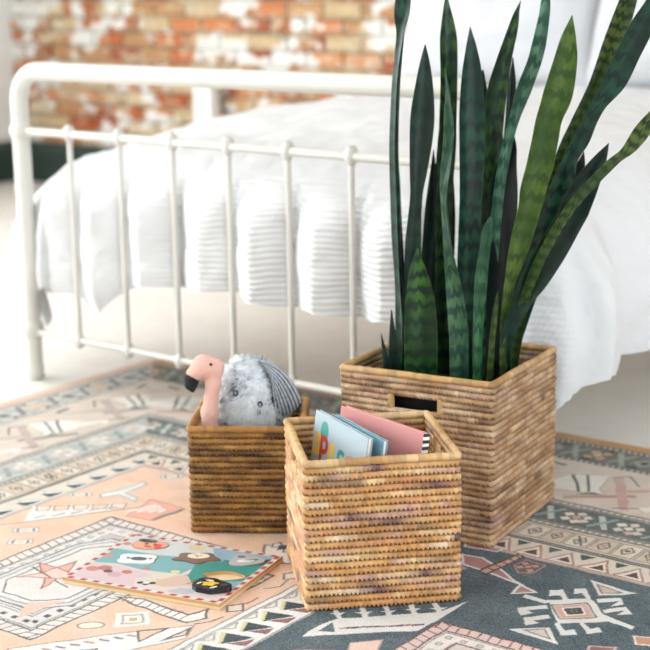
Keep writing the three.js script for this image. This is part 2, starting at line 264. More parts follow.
  line([[1.24, 0.8], [1.3, 0.9], [1.42, 0.96]], '#7f776f', 0.005); poly([[1.26, 1.02], [1.34, 0.98], [1.4, 1.05], [1.32, 1.1]], '#e4d8c9', '#6c6663', 0.005);
  frame(1.255, 1.14, 1.38, 1.25, 0.02, '#e2d4c6', '#d8b09c', '#4c4744');
  for (let i = 0; i < 7; i++) { const u = 1.27 + i * 0.018, v = 1.005 + i * 0.004; poly([[u, v], [u + 0.012, v - 0.014], [u + 0.024, v + 0.004], [u + 0.01, v + 0.018]], i % 2 ? '#3f3f3f' : '#ddd3c6', '#4c4744', 0.003); }
  for (let i = 0; i < 6; i++) line([[1.4 + i * 0.006, 0.84 + i * 0.1], [1.425, 0.87 + i * 0.1], [1.405, 0.9 + i * 0.1]], '#6b625c', 0.004);
  for (const [u, v] of [[1.2, 0.87], [1.36, 0.86], [1.41, 1.12], [1.42, 1.3]]) poly([[u - 0.02, v], [u, v - 0.022], [u + 0.02, v], [u, v + 0.022]], '#ddd0c4', '#5f5853', 0.004);
  // slate panel: arrow bar, striped hook, small lozenges, hooked star, second framed lozenge
  poly([[1.596, 1.329], [1.592, 1.277], [1.601, 1.23], [1.731, 1.105], [1.74, 1.066], [1.748, 1.03], [1.751, 1.116], [1.747, 1.192]], WHITE);
  poly([[1.606, 1.295], [1.604, 1.252], [1.63, 1.282]], TEAL);
  for (const [a, b, c, d] of [[1.567, 1.194, 1.602, 1.229], [1.607, 1.167, 1.636, 1.199], [1.639, 1.136, 1.67, 1.17], [1.671, 1.104, 1.701, 1.137], [1.702, 1.074, 1.736, 1.107]]) { line([[a, b], [c, d]], WHITE, 0.01); poly([[c - 0.028, d - 0.006], [c - 0.004, d - 0.03], [c - 0.006, d - 0.012]], WHITE); }
  for (let i = 0; i < 11; i++) { const u = 1.634 + i * 0.0096, v = 1.258 - i * 0.0085; line([[u - 0.006, v + 0.009], [u + 0.01, v - 0.01]], i % 3 ? '#4c4246' : '#b08580', 0.005); }
  poly([[1.613, 0.839], [1.658, 0.833], [1.77, 0.899], [1.83, 0.925], [1.795, 0.957], [1.791, 0.907], [1.64, 0.882]], '#a87673', WHITE, 0.006); poly([[1.805, 0.935], [1.822, 0.927], [1.802, 0.948]], '#c98b5f');
  poly([[1.594, 0.801], [1.663, 0.791], [1.665, 0.772], [1.587, 0.784]], '#a87673', WHITE, 0.004); line([[1.59, 0.86], [1.66, 0.905]], '#b08580', 0.016); line([[1.585, 0.872], [1.66, 0.918]], WHITE, 0.005);
  poly([[1.688, 0.897], [1.702, 0.776], [1.719, 0.782], [1.707, 0.901]], '#c49a8d', '#4a3436', 0.005); for (let i = 0; i < 5; i++) line([[1.692 + i * 0.003, 0.875 - i * 0.022], [1.71 + i * 0.002, 0.88 - i * 0.022]], '#4a3436', 0.004);
  poly([[1.727, 0.834], [1.733, 0.793], [1.778, 0.799], [1.778, 0.842], [1.752, 0.86]], '#5b4a4b', '#b9877f', 0.003); for (const [a, b] of [[1.742, 0.812], [1.764, 0.812], [1.742, 0.835], [1.766, 0.838], [1.754, 0.824]]) poly([[a - 0.009, b], [a, b - 0.009], [a + 0.009, b], [a, b + 0.009]], '#c08d82');
  const S = WHITE;
  poly([[1.853, 0.947], [1.862, 0.947], [1.923, 0.894], [1.937, 0.902], [1.974, 0.946], [2.047, 0.963], [2.048, 0.978], [1.999, 0.969], [1.931, 1.028], [1.905, 0.994], [1.873, 0.953], [1.87, 0.961], [1.819, 0.961], [1.818, 0.946]], S);
  for (const h of [[[1.887, 0.927], [1.873, 0.912], [1.858, 0.927], [1.842, 0.901], [1.861, 0.884], [1.895, 0.921]], [[1.919, 0.898], [1.9, 0.881], [1.891, 0.894], [1.876, 0.872], [1.894, 0.856], [1.925, 0.893]], [[1.935, 0.89], [1.966, 0.86], [1.989, 0.887], [1.972, 0.907], [1.973, 0.877], [1.946, 0.905]], [[1.964, 0.928], [1.996, 0.893], [2.018, 0.916], [1.998, 0.936], [2, 0.909], [1.975, 0.941]], [[1.875, 0.966], [1.837, 1.007], [1.859, 1.033], [1.875, 1.011], [1.859, 1.008], [1.886, 0.979]], [[1.901, 1.003], [1.867, 1.039], [1.888, 1.066], [1.902, 1.044], [1.887, 1.042], [1.911, 1.017]], [[1.924, 1.029], [1.958, 1.069], [1.979, 1.05], [1.965, 1.033], [1.955, 1.048], [1.93, 1.022]], [[1.958, 0.999], [1.991, 1.038], [2.011, 1.018], [1.995, 1.002], [1.987, 1.017], [1.963, 0.994]]]) poly(h, S);
  for (const [q, c] of [[0.0335, '#57534f'], [0.031, '#cdb9a8'], [0.026, PINK], [0.018, '#efe3d8'], [0.014, '#39403f'], [0.006, '#8a7a6a'], [0.003, '#22282a']]) { x.save(); x.translate(1.927, 0.962); x.rotate(0.82); rect(-q * 1.02, -q, 2.04 * q, 2 * q, c); x.restore(); }
  poly([[1.882, 0.815], [1.985, 0.826], [1.93, 0.875]], WHITE); poly([[1.903, 0.828], [1.959, 0.837], [1.929, 0.862]], '#c9b3a8', '#6f6663', 0.003);
  poly([[1.873, 1.1], [1.927, 1.049], [1.974, 1.107]], WHITE); poly([[1.898, 1.087], [1.924, 1.061], [1.951, 1.094]], '#d3c3ba', '#6f6663', 0.003);
  frame(1.757, 1.138, 2.02, 1.6, 0.028, '#d9bcb2', '#e3d8d0', '#5d3f44'); poly([[1.83, 1.2], [1.95, 1.2], [1.95, 1.5], [1.83, 1.5]], '#d7c5bd', '#6d5458', 0.005);
  poly([[2.06, 1.0], [2.1, 0.985], [2.12, 1.01], [2.08, 1.03]], '#b8876c', '#e9d5c8', 0.004); poly([[2.02, 1.08], [2.06, 1.06], [2.07, 1.1], [2.03, 1.12]], '#8a5e58', '#cbb5ad', 0.004);
  poly([[1.62, 1.38], [1.68, 1.34], [1.7, 1.4], [1.64, 1.44]], '#e4d6cf', '#a2686c', 0.005); poly([[1.68, 1.3], [1.72, 1.26], [1.74, 1.31], [1.7, 1.34]], '#dcbcae', '#a98a80', 0.003);
  // worn pile: knots never follow a drawn line exactly, yarn tones vary, and the nap is rubbed thin in patches
  const im = x.getImageData(0, 0, 2048, 2048), d = im.data;
  const src = new Uint8ClampedArray(d);
  for (let j = 0; j < 2048; j++) for (let i = 0; i < 2048; i++) {
    const k = (j * 2048 + i) * 4, wx = noise.noise(i * 0.03, j * 0.03, 1.5) * 3.2 + (rnd() - 0.5) * 2.4, wy = noise.noise(i * 0.03, j * 0.03, 8.5) * 3.2 + (rnd() - 0.5) * 2.4;
    const si = Math.max(0, Math.min(2047, Math.round(i + wx))), sj = Math.max(0, Math.min(2047, Math.round(j + wy))), s = (sj * 2048 + si) * 4;
    const rub = smooth(0.02, 0.3, fbm(i * 0.012, j * 0.012, 6.1, 3) + (rnd() - 0.5) * 0.35) * (src[s] < 130 ? 0.1 : 0.4), n = (rnd() - 0.5) * 30 + noise.noise(i * 0.02, j * 0.02, 4) * 8, m = src[s] < 130 ? (rnd() < 0.24 ? 46 : rnd() < 0.2 ? -26 : 0) : 0;
    d[k] = lerp(src[s], 205, rub) + n + m; d[k + 1] = lerp(src[s + 1], 196, rub) + n + m; d[k + 2] = lerp(src[s + 2], 188, rub) + n + m;
  }
  x.putImageData(im, 0, 0);
});
{
  const TR = -0.64992, rug = thing('area_rug', 'faded peach and slate patterned area rug under the baskets', 'rug', [-0.51505, 0, -4.56903], TR);
  const top = new THREE.PlaneGeometry(RUG, RUG, 1, 1).rotateX(-Math.PI / 2).translate(RUG / 2, 0, RUG / 2);
  const slab = box(0.002, RUG - 0.002, FLOOR, -0.0004, 0.002, RUG - 0.002);
  const bump = dataTexture(512, 512, () => [rnd() * 255], false); bump.repeat.set(5, 5);
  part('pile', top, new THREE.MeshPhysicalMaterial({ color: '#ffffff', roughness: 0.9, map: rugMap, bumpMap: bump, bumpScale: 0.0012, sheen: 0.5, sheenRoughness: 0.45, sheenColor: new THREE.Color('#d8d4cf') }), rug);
  part('backing', slab, mat('#b08a60', 0.95), rug);
}

// ---------------------------------------------------------------- the bed (local x along the footboard, head towards -z)
const BED = [-0.83156, 0, -4.3773], BW = 1.555, BL = 2.03, GAP = 0.19334, FIRST = 0.1973;
const bedLocal = (name, label, category) => thing(name, label, category, BED, TURN);
const enamel = mat('#d3d0c8', 0.4);
{
  const bed = bedLocal('bed_frame', 'white enamelled iron bed frame with arched footboard and slim spindles', 'bed');
  const arch = (h, z, name, y0l, y0r) => {
    const R = 0.085, pts = [[0, y0l, z], [0, h * 0.5, z], [0, h - R - 0.02, z]];
    for (let i = 0; i <= 6; i++) { const a = (i / 6) * Math.PI / 2; pts.push([R - R * Math.cos(a), h - R + R * Math.sin(a), z]); }
    for (const f of [0.15, 0.3, 0.5, 0.7, 0.85]) pts.push([BW * f, h, z]);
    for (let i = 6; i >= 0; i--) { const a = (i / 6) * Math.PI / 2; pts.push([BW - R + R * Math.cos(a), h - R + R * Math.sin(a), z]); }
    pts.push([BW, h - R - 0.02, z], [BW, h * 0.5, z], [BW, y0r, z]);
    part(name, tube(pts, 0.0245, 160, 18), enamel, bed);
  };
  const rail = (y, z, r, name) => part(name, tube([[0, y, z], [BW * 0.5, y, z], [BW, y, z]], r, 4, 12), enamel, bed);
  const knob = (x, y, z, r, h, host = bed) => { const prof = [[0, -h], [r * 0.55, -h], [r * 0.7, -h * 0.8], [r * 0.95, -h * 0.45], [r, 0], [r * 0.95, h * 0.45], [r * 0.7, h * 0.8], [r * 0.55, h], [0, h]].map((p) => new THREE.Vector2(...p)); return part('casting', new THREE.LatheGeometry(prof, 16).translate(x, y, z), enamel, host); };
  const foot = (x, z, y) => part('foot', new THREE.LatheGeometry([[0, 0], [0.02, 0], [0.026, 0.006], [0.027, 0.03], [0.024, 0.05], [0.0245, 0.1], [0, 0.1]].map((p) => new THREE.Vector2(...p)), 18).translate(x, y, z), enamel, bed);
  arch(0.867, 0, 'footboard_arch', FLOOR + 0.02, 0.02);
  rail(0.702, 0, 0.0115, 'footboard_rail'); rail(0.133, 0, 0.0095, 'footboard_rail');
  for (let i = 0; i < 7; i++) { const x = FIRST + i * GAP; const s = part('spindle', tube([[x, 0.133, 0], [x, 0.42, 0], [x, 0.702, 0]], 0.0078, 4, 10), enamel, bed); knob(x, 0.705, 0, 0.0165, 0.022, s); knob(x, 0.131, 0, 0.015, 0.02, s); }
  for (const x of [0, BW]) { knob(x, 0.7, 0, 0.031, 0.03); knob(x, 0.14, 0, 0.033, 0.032); foot(x, 0, x ? 0 : FLOOR); }
  arch(1.16, -BL, 'headboard_arch', FLOOR + 0.02, FLOOR + 0.02); rail(0.98, -BL, 0.0115, 'headboard_rail'); rail(0.3, -BL, 0.012, 'headboard_rail');
  for (let i = 0; i < 7; i++) { const x = FIRST + i * GAP; part('spindle', tube([[x, 0.3, -BL], [x, 0.6, -BL], [x, 0.98, -BL]], 0.0078, 4, 10), enamel, bed); }
  for (const x of [0, BW]) foot(x, -BL, FLOOR);
  for (const x of [0.02, BW - 0.05]) part('side_rail', box(x, x + 0.03, 0.33, 0.38, -BL + 0.02, -0.02), enamel, bed);
  for (let i = 0; i < 12; i++) part('slat', box(0.05, BW - 0.05, 0.36, 0.374, -BL + 0.1 + i * 0.16, -BL + 0.17 + i * 0.16), mat('#d8c6a6', 0.8), bed);
}
{
  const m = bedLocal('mattress', 'white mattress mostly hidden under the duvet', 'mattress');
  part('mattress_body', new RoundedBoxGeometry(BW - 0.22, 0.19, BL - 0.3, 4, 0.06).translate(BW / 2, 0.47, -BL / 2 - 0.05), mat('#eceae7', 0.95), m);
}
{
  const X0 = 0.12, X1 = 1.46, Z0 = -0.175, Z1 = -1.9, R = 0.15, SIDE = 0.52, FRONT = 0.452;
  function at(a, b) {
    const dx = a < X0 ? a - X0 : a > X1 ? a - X1 : 0, dz = b > Z0 ? b - Z0 : 0;
    const cx = Math.min(X1, Math.max(X0, a)), cz = Math.min(Z0, b);
    const k = -cz, mid = Math.sin(Math.PI * (cx - X0) / (X1 - X0));
    const top = 0.655 + 0.045 * smooth(0.12, 1.0, k) + 0.035 * mid + 0.012 * fbm(cx * 4, cz * 4, 2) - 0.03 * Math.exp(-((cx - X0) ** 2 + (cz - Z0) ** 2) / 0.04);
    let d = Math.hypot(dx, dz); if (d < 1e-6) return V(cx, top, cz);
    const nx = dx / d, nz = dz / d;
    d *= 1 - (nx > 0 ? 0.03 : 0.16) * Math.abs(2 * nx * nz); if (nx < 0) d *= 1 - 0.3 * smooth(0.35, 0.6, k);  // unseen left hem shortened towards the head to let light under the bed
    d *= 1 + 0.09 * (nz * nz * fbm(cx * 5, 3.3, 1, 2) + nx * nx * fbm(cz * 5, 3.3, 8, 2));
    d *= 1 + nz * nz * (0.13 * smooth(0.16, 0.24, cx) * smooth(0.42, 0.32, cx) - 0.02 * smooth(0.5, 1.2, cx));
    let o, drop; const q = R * Math.PI / 2;
    if (d < q) { o = R * Math.sin(d / R); drop = R * (1 - Math.cos(d / R)); } else { o = R + 0.035 * Math.sin(Math.min(1, (d - q) / 0.36) * Math.PI) * Math.abs(nx); drop = R + d - q; }
    const hang = smooth(0.08, 0.3, d);
    if (nx > 0) { o += nx * nx * hang * (0.06 + 0.065 * smooth(0.33, 0.2, k)); }
    if (nx < 0) o += nx * nx * hang * (0.03 + 0.09 * smooth(0.5, 0.2, k) * Math.sin(Math.min(1, d / 0.55) * Math.PI * 0.9));
    if (dx && dz) o += 0.012 * Math.sin(Math.atan2(dz, Math.abs(dx)) * 16) * smooth(0.1, 0.35, d);
    o += nx * nx * 0.016 * Math.sin(k * 13 + 1) * hang;
    let x = cx + nx * o, z = cz + nz * o; const y = top - drop;
    if (dz) {                                                                       // pushed out between the spindles of the footboard
      const ph = (x - FIRST) / GAP, s = Math.pow(Math.abs(Math.sin(Math.PI * ph)), 0.55), i = Math.floor(ph);
      z += nz * nz * ((-0.012 + (0.07 + 0.012 * Math.sin(i * 2.3)) * s) * smooth(0.66, 0.5, y) * smooth(0.2, 0.36, y + 0.06 * s) * smooth(-0.04, 0.05, x) * smooth(1.6, 1.52, x));
      x += nz * nz * 0.02 * Math.sin(2 * Math.PI * ph) * smooth(0.62, 0.45, y) * (x > 0 && x < BW ? 1 : 0);
    }
    return V(x, y, z);
  }
  const aL = X0 - SIDE, aR = X1 + SIDE, bF = Z0 + FRONT;
  const NU = 300, NV = 270, along = (v) => (v < 0.63 ? lerp(bF, Z0 - 0.05, v / 0.63) : lerp(Z0 - 0.05, Z1, (v - 0.63) / 0.37));
  const outer = grid(NU, NV, (u, v) => at(lerp(aL, aR, u), along(v)));
  const P = outer.attributes.position, N = outer.attributes.normal;
  const inner = [];
  for (let j = 0; j <= NV; j++) for (let i = 0; i <= NU; i++) {
    const k = j * (NU + 1) + i, u = i / NU, v = j / NV, a = lerp(aL, aR, u), b = along(v);
    const e = Math.min((a - aL), (aR - a), (bF - b), 0.08) / 0.08, th = 0.004 + 0.034 * Math.sqrt(Math.max(0, 1 - (1 - e) * (1 - e)));
    const x = P.getX(k), y = P.getY(k), z = P.getZ(k), front = smooth(Z0 + 0.08, Z0 + 0.22, b);
    let w = 0.016 * fbm(x * 6, y * 6, z * 6) + 0.006 * fbm(x * 22, y * 22, z * 22, 2);
    w += front * 0.0024 * Math.sin(y * 430 + 9 * fbm(x * 5, y * 3, 1)) * smooth(0.35, 0.8, x) * (0.4 + fbm(x * 9, y * 4, 6) + 0.4);   // crinkled weave on the hanging end
    inner.push([x - N.getX(k) * th, y - N.getY(k) * th, z - N.getZ(k) * th]);
    P.setXYZ(k, x + N.getX(k) * w, y + N.getY(k) * w, z + N.getZ(k) * w);
  }
  outer.computeVertexNormals();
  const flip = grid(NU, NV, (u, v) => { const q = inner[Math.round(v * NV) * (NU + 1) + Math.round(u * NU)]; return V(...q); });
  const ix = flip.index.array; for (let i = 0; i < ix.length; i += 3) { const t = ix[i]; ix[i] = ix[i + 1]; ix[i + 1] = t; } flip.computeVertexNormals();
  const rim = []; { const ring = []; for (let i = 0; i <= NU; i++) ring.push(i); for (let j = 1; j <= NV; j++) ring.push(j * (NU + 1) + NU); for (let i = NU - 1; i >= 0; i--) ring.push(NV * (NU + 1) + i); for (let j = NV - 1; j >= 0; j--) ring.push(j * (NU + 1));
    const g = grid(ring.length - 1, 1, (u, v) => { const k = ring[Math.round(u * (ring.length - 1))]; return v < 0.5 ? V(P.getX(k), P.getY(k), P.getZ(k)) : V(...inner[k]); }); rim.push(g); }
  const d = bedLocal('duvet', 'puffy white duvet hanging over the bed and bulging through the footboard', 'duvet');
  const cotton = mat('#dadada', 0.95, { side: THREE.DoubleSide });
  part('cover', mergeGeometries([outer, flip]), cotton, d); part('hem', rim[0], cotton, d);
}
function pillow(w, h, t, s) {
  const f = (sgn) => grid(40, 40, (u, v) => { const a = u * 2 - 1, b = v * 2 - 1, e = Math.pow(Math.max(0, (1 - a ** 4) * (1 - b ** 4)), 0.6), pin = 1 - 0.06 * (1 - a * a) * b * b - 0.0, pin2 = 1 - 0.06 * (1 - b * b) * a * a; return V(a * w / 2 * pin2, b * h / 2 * pin, sgn * (t / 2) * e * (1 + 0.25 * fbm(a * 2, b * 2, s)) + 0.01 * fbm(a * 5, b * 5, s + 4)); });
  const A = f(1), B = f(-1), ix = B.index.array; for (let i = 0; i < ix.length; i += 3) { const q = ix[i]; ix[i] = ix[i + 1]; ix[i + 1] = q; } B.computeVertexNormals(); return mergeGeometries([A, B]);
}
for (const [i, x, label] of [[0, 0.39, 'large white pillow leaning on the headboard behind the tallest leaves'], [1, 1.16, 'large white pillow behind the leaves at the top right']]) {
  const p = thing('pillow', label, 'pillow', BED, TURN, 'pillows against the headboard');
  part('pillow_cover', pillow(0.82, 0.6, 0.22, 3 + i * 5).rotateX(-0.28).translate(x, 1.0, -1.83), mat('#c6c6c8', 0.95), p);
}
// narrow white post at the brick wall
{
  const p = room(1.535, FLOOR, 0.09), t = thing('white_post', 'narrow white post standing against the brick wall behind the bed', 'post', p.toArray(), TURN);
  part('shaft', new RoundedBoxGeometry(0.12, 0.56, 0.07, 2, 0.008).translate(0, 0.3, 0), trimPaint, t); part('cap', new RoundedBoxGeometry(0.14, 0.03, 0.09, 2, 0.006).translate(0, 0.585, 0), trimPaint, t); part('plinth', new RoundedBoxGeometry(0.14, 0.05, 0.09, 2, 0.006).translate(0, 0.025, 0), trimPaint, t);
}

// ---------------------------------------------------------------- coiled rattan baskets: every coil a rope of wrapped stitches
function makeBasket(name, label, [x, z], turn, w, h, palette, s0, slotSides, slotHalf, rimTones, first) {
  reseed(s0);
  const t = thing(name, label, 'basket', [x, 0.0015, z], turn, 'set of square rattan baskets');
  const rows = Math.round(h / 0.0125), pitch = h / rows, straw = mat('#ffffff', 0.62, { vertexColors: true });
  const colors = palette.map(([c, n]) => [new THREE.Color(c), n]), total = palette.reduce((a, [, n]) => a + n, 0);
  const tone = (list) => { let q = rnd() * total; for (const [c, n] of list) { if ((q -= n) < 0) return c; } return list[0][0]; };
  const rim = rimTones.map((c) => [new THREE.Color(c), total / rimTones.length]);
  function path(a, c, s) {
    const side = 2 * (a - c) + Math.PI * c / 2; s = ((s % (4 * side)) + 4 * side) % (4 * side);
    const k = Math.floor(s / side) % 4, u = s - k * side, l = a - c; let p, q, np, nq;
    if (u < l) { p = a; q = u; np = 1; nq = 0; } else if (u < l + Math.PI * c / 2) { const f = (u - l) / c; p = l + c * Math.cos(f); q = l + c * Math.sin(f); np = Math.cos(f); nq = Math.sin(f); } else { p = l - (u - l - Math.PI * c / 2); q = a; np = 0; nq = 1; }
    const d = [[1, 0, 0, 1], [0, 1, -1, 0], [-1, 0, 0, -1], [0, -1, 1, 0]][k];
    return [p * d[0] + q * d[2], p * d[1] + q * d[3], np * d[0] + nq * d[2], np * d[1] + nq * d[3]];
  }
  const c = 0.003, slots = 2;
  for (let r = 0; r < rows; r++) {
    const fromTop = rows - 1 - r, top = fromTop === 0, rad = pitch * (top ? 0.57 : 0.505), a = w / 2 - pitch * 0.42, side = 2 * (a - c) + Math.PI * c / 2, len = 4 * side;
    const y = (r + 0.5) * pitch, cut = fromTop >= first && fromTop < first + slots;
    const spans = cut ? [[slotSides * side + slotHalf, (slotSides + 2) * side - slotHalf], [(slotSides + 2) * side + slotHalf, (slotSides + 4) * side - slotHalf]] : [[0, len]];
    const pos = [], col = [], ix = [], RAD = 12, stitch = top ? 0.011 : 0.0078 + rnd() * 0.001;
    const drift = rnd() * 100, shift = rnd();
    for (const [s1, s2] of spans) {
      const n = Math.round((s2 - s1) / 0.0013), base = pos.length / 3;
      let run = 0, tint = null, next = null, runs = 1, lastStitch = -1, cr = 1, cg = 1, cb = 1;
      for (let i = 0; i <= n; i++) {
        const s = lerp(s1, s2, i / n), [px, pz, nx, nz] = path(a, c, s), closed = !cut;
        const ss = closed && i === n ? s1 : s;
        const st = Math.floor(ss / stitch + shift);
        if (st !== lastStitch) {
          if (run-- <= 0 || !tint) { tint = next ?? tone(top ? rim : colors); next = tone(top ? rim : colors); run = runs = Math.floor(1 + rnd() * 7); }
          const j = 0.8 + rnd() * 0.36, wv = (rnd() - 0.5) * 0.06, bl = 1 - (run + 1) / (runs + 1); cr = lerp(tint.r, next.r, bl) * (j + wv); cg = lerp(tint.g, next.g, bl) * j; cb = lerp(tint.b, next.b, bl) * (j - wv); lastStitch = st;
        }
        const wob = 0.0022 * noise.noise(ss * 7, r * 0.23, drift * 0.01) + 0.0012 * noise.noise(ss * 25, r * 0.7, drift), wy = 0.0011 * noise.noise(ss * 16, drift, r * 0.5);
        for (let q = 0; q < RAD; q++) {
          const f = q / RAD * Math.PI * 2, cf = Math.cos(f), sf = Math.sin(f);
          const ph = ss / stitch + shift - 0.25 * sf, b = Math.pow(Math.abs(Math.sin(Math.PI * ph)), 0.5), low = smooth(0.15, 0.85, -sf);
          const rr = rad * (top ? 0.9 + 0.13 * b : 0.98 + 0.04 * b + low * (0.16 - 0.6 * (1 - smooth(0.5, 0.95, b))));
          pos.push(px + nx * (rr * cf + wob), y + wy + rr * sf, pz + nz * (rr * cf + wob)); col.push(cr, cg, cb);
        }
      }
      for (let i = 0; i < n; i++) for (let q = 0; q < RAD; q++) { const A = base + i * RAD + q, B = base + i * RAD + (q + 1) % RAD, C = A + RAD, D = B + RAD; ix.push(A, B, D, A, D, C); }
    }
    const g = new THREE.BufferGeometry(); g.setAttribute('position', new THREE.Float32BufferAttribute(pos, 3)); g.setAttribute('color', new THREE.Float32BufferAttribute(col, 3)); g.setIndex(ix); g.computeVertexNormals();
    part(top ? 'rim' : 'coil', g, straw, t);
  }
  const a = w / 2 - pitch * 0.42, side = 2 * (a - c) + Math.PI * c / 2, ym = h - (first + slots / 2) * pitch;
  for (const sd of [slotSides, slotSides + 2]) for (const e of [-1, 1]) { const [px, pz] = path(a, c, sd * side + e * slotHalf); part('handle_wrap', new THREE.CapsuleGeometry(pitch * 0.58, pitch * slots * 0.95, 4, 10).scale(1, 1, 1).translate(px, ym, pz), mat(rimTones[0], 0.6), t); }
  part('base', box(-w / 2 + 0.006, w / 2 - 0.006, 0.002, 0.01, -w / 2 + 0.006, w / 2 - 0.006), mat('#6d4c2c', 0.8), t);
  return t;
}
makeBasket('rattan_basket', 'honey coloured square rattan basket holding the books', [0.079, -2.809], 0.1412, 0.285, 0.281,
  [['#be8a52', 5], ['#cb9f69', 5], ['#d6b385', 3], ['#ad7c48', 3], ['#bd8556', 2], ['#b98f78', 2], ['#94704f', 1.2], ['#6a4a48', 1.4], ['#d6bc9c', 1.5]], 101, 0, 0.045, ['#c59c68', '#b98c58', '#cfae80'], 2);
makeBasket('rattan_basket', 'largest square rattan basket, potting the snake plant', [0.2594, -3.18], -0.5138, 0.34, 0.338,
  [['#a88562', 5], ['#b89876', 4], ['#977350', 4], ['#c2a586', 3], ['#87674a', 2], ['#ab8873', 2], ['#70543f', 1]], 202, 1, 0.055, ['#b8935f', '#ab8552', '#c4a077'], 4);
makeBasket('rattan_basket', 'small dark brown rattan basket holding the plush toys', [-0.1588, -3.174], -0.0698, 0.232, 0.226,
  [['#8f6430', 5], ['#a2763c', 4], ['#7c5428', 4], ['#b0854a', 2], ['#64431f', 2], ['#533720', 1]], 303, 0, 0.04, ['#b58746', '#a5763a', '#8f632f'], 2);

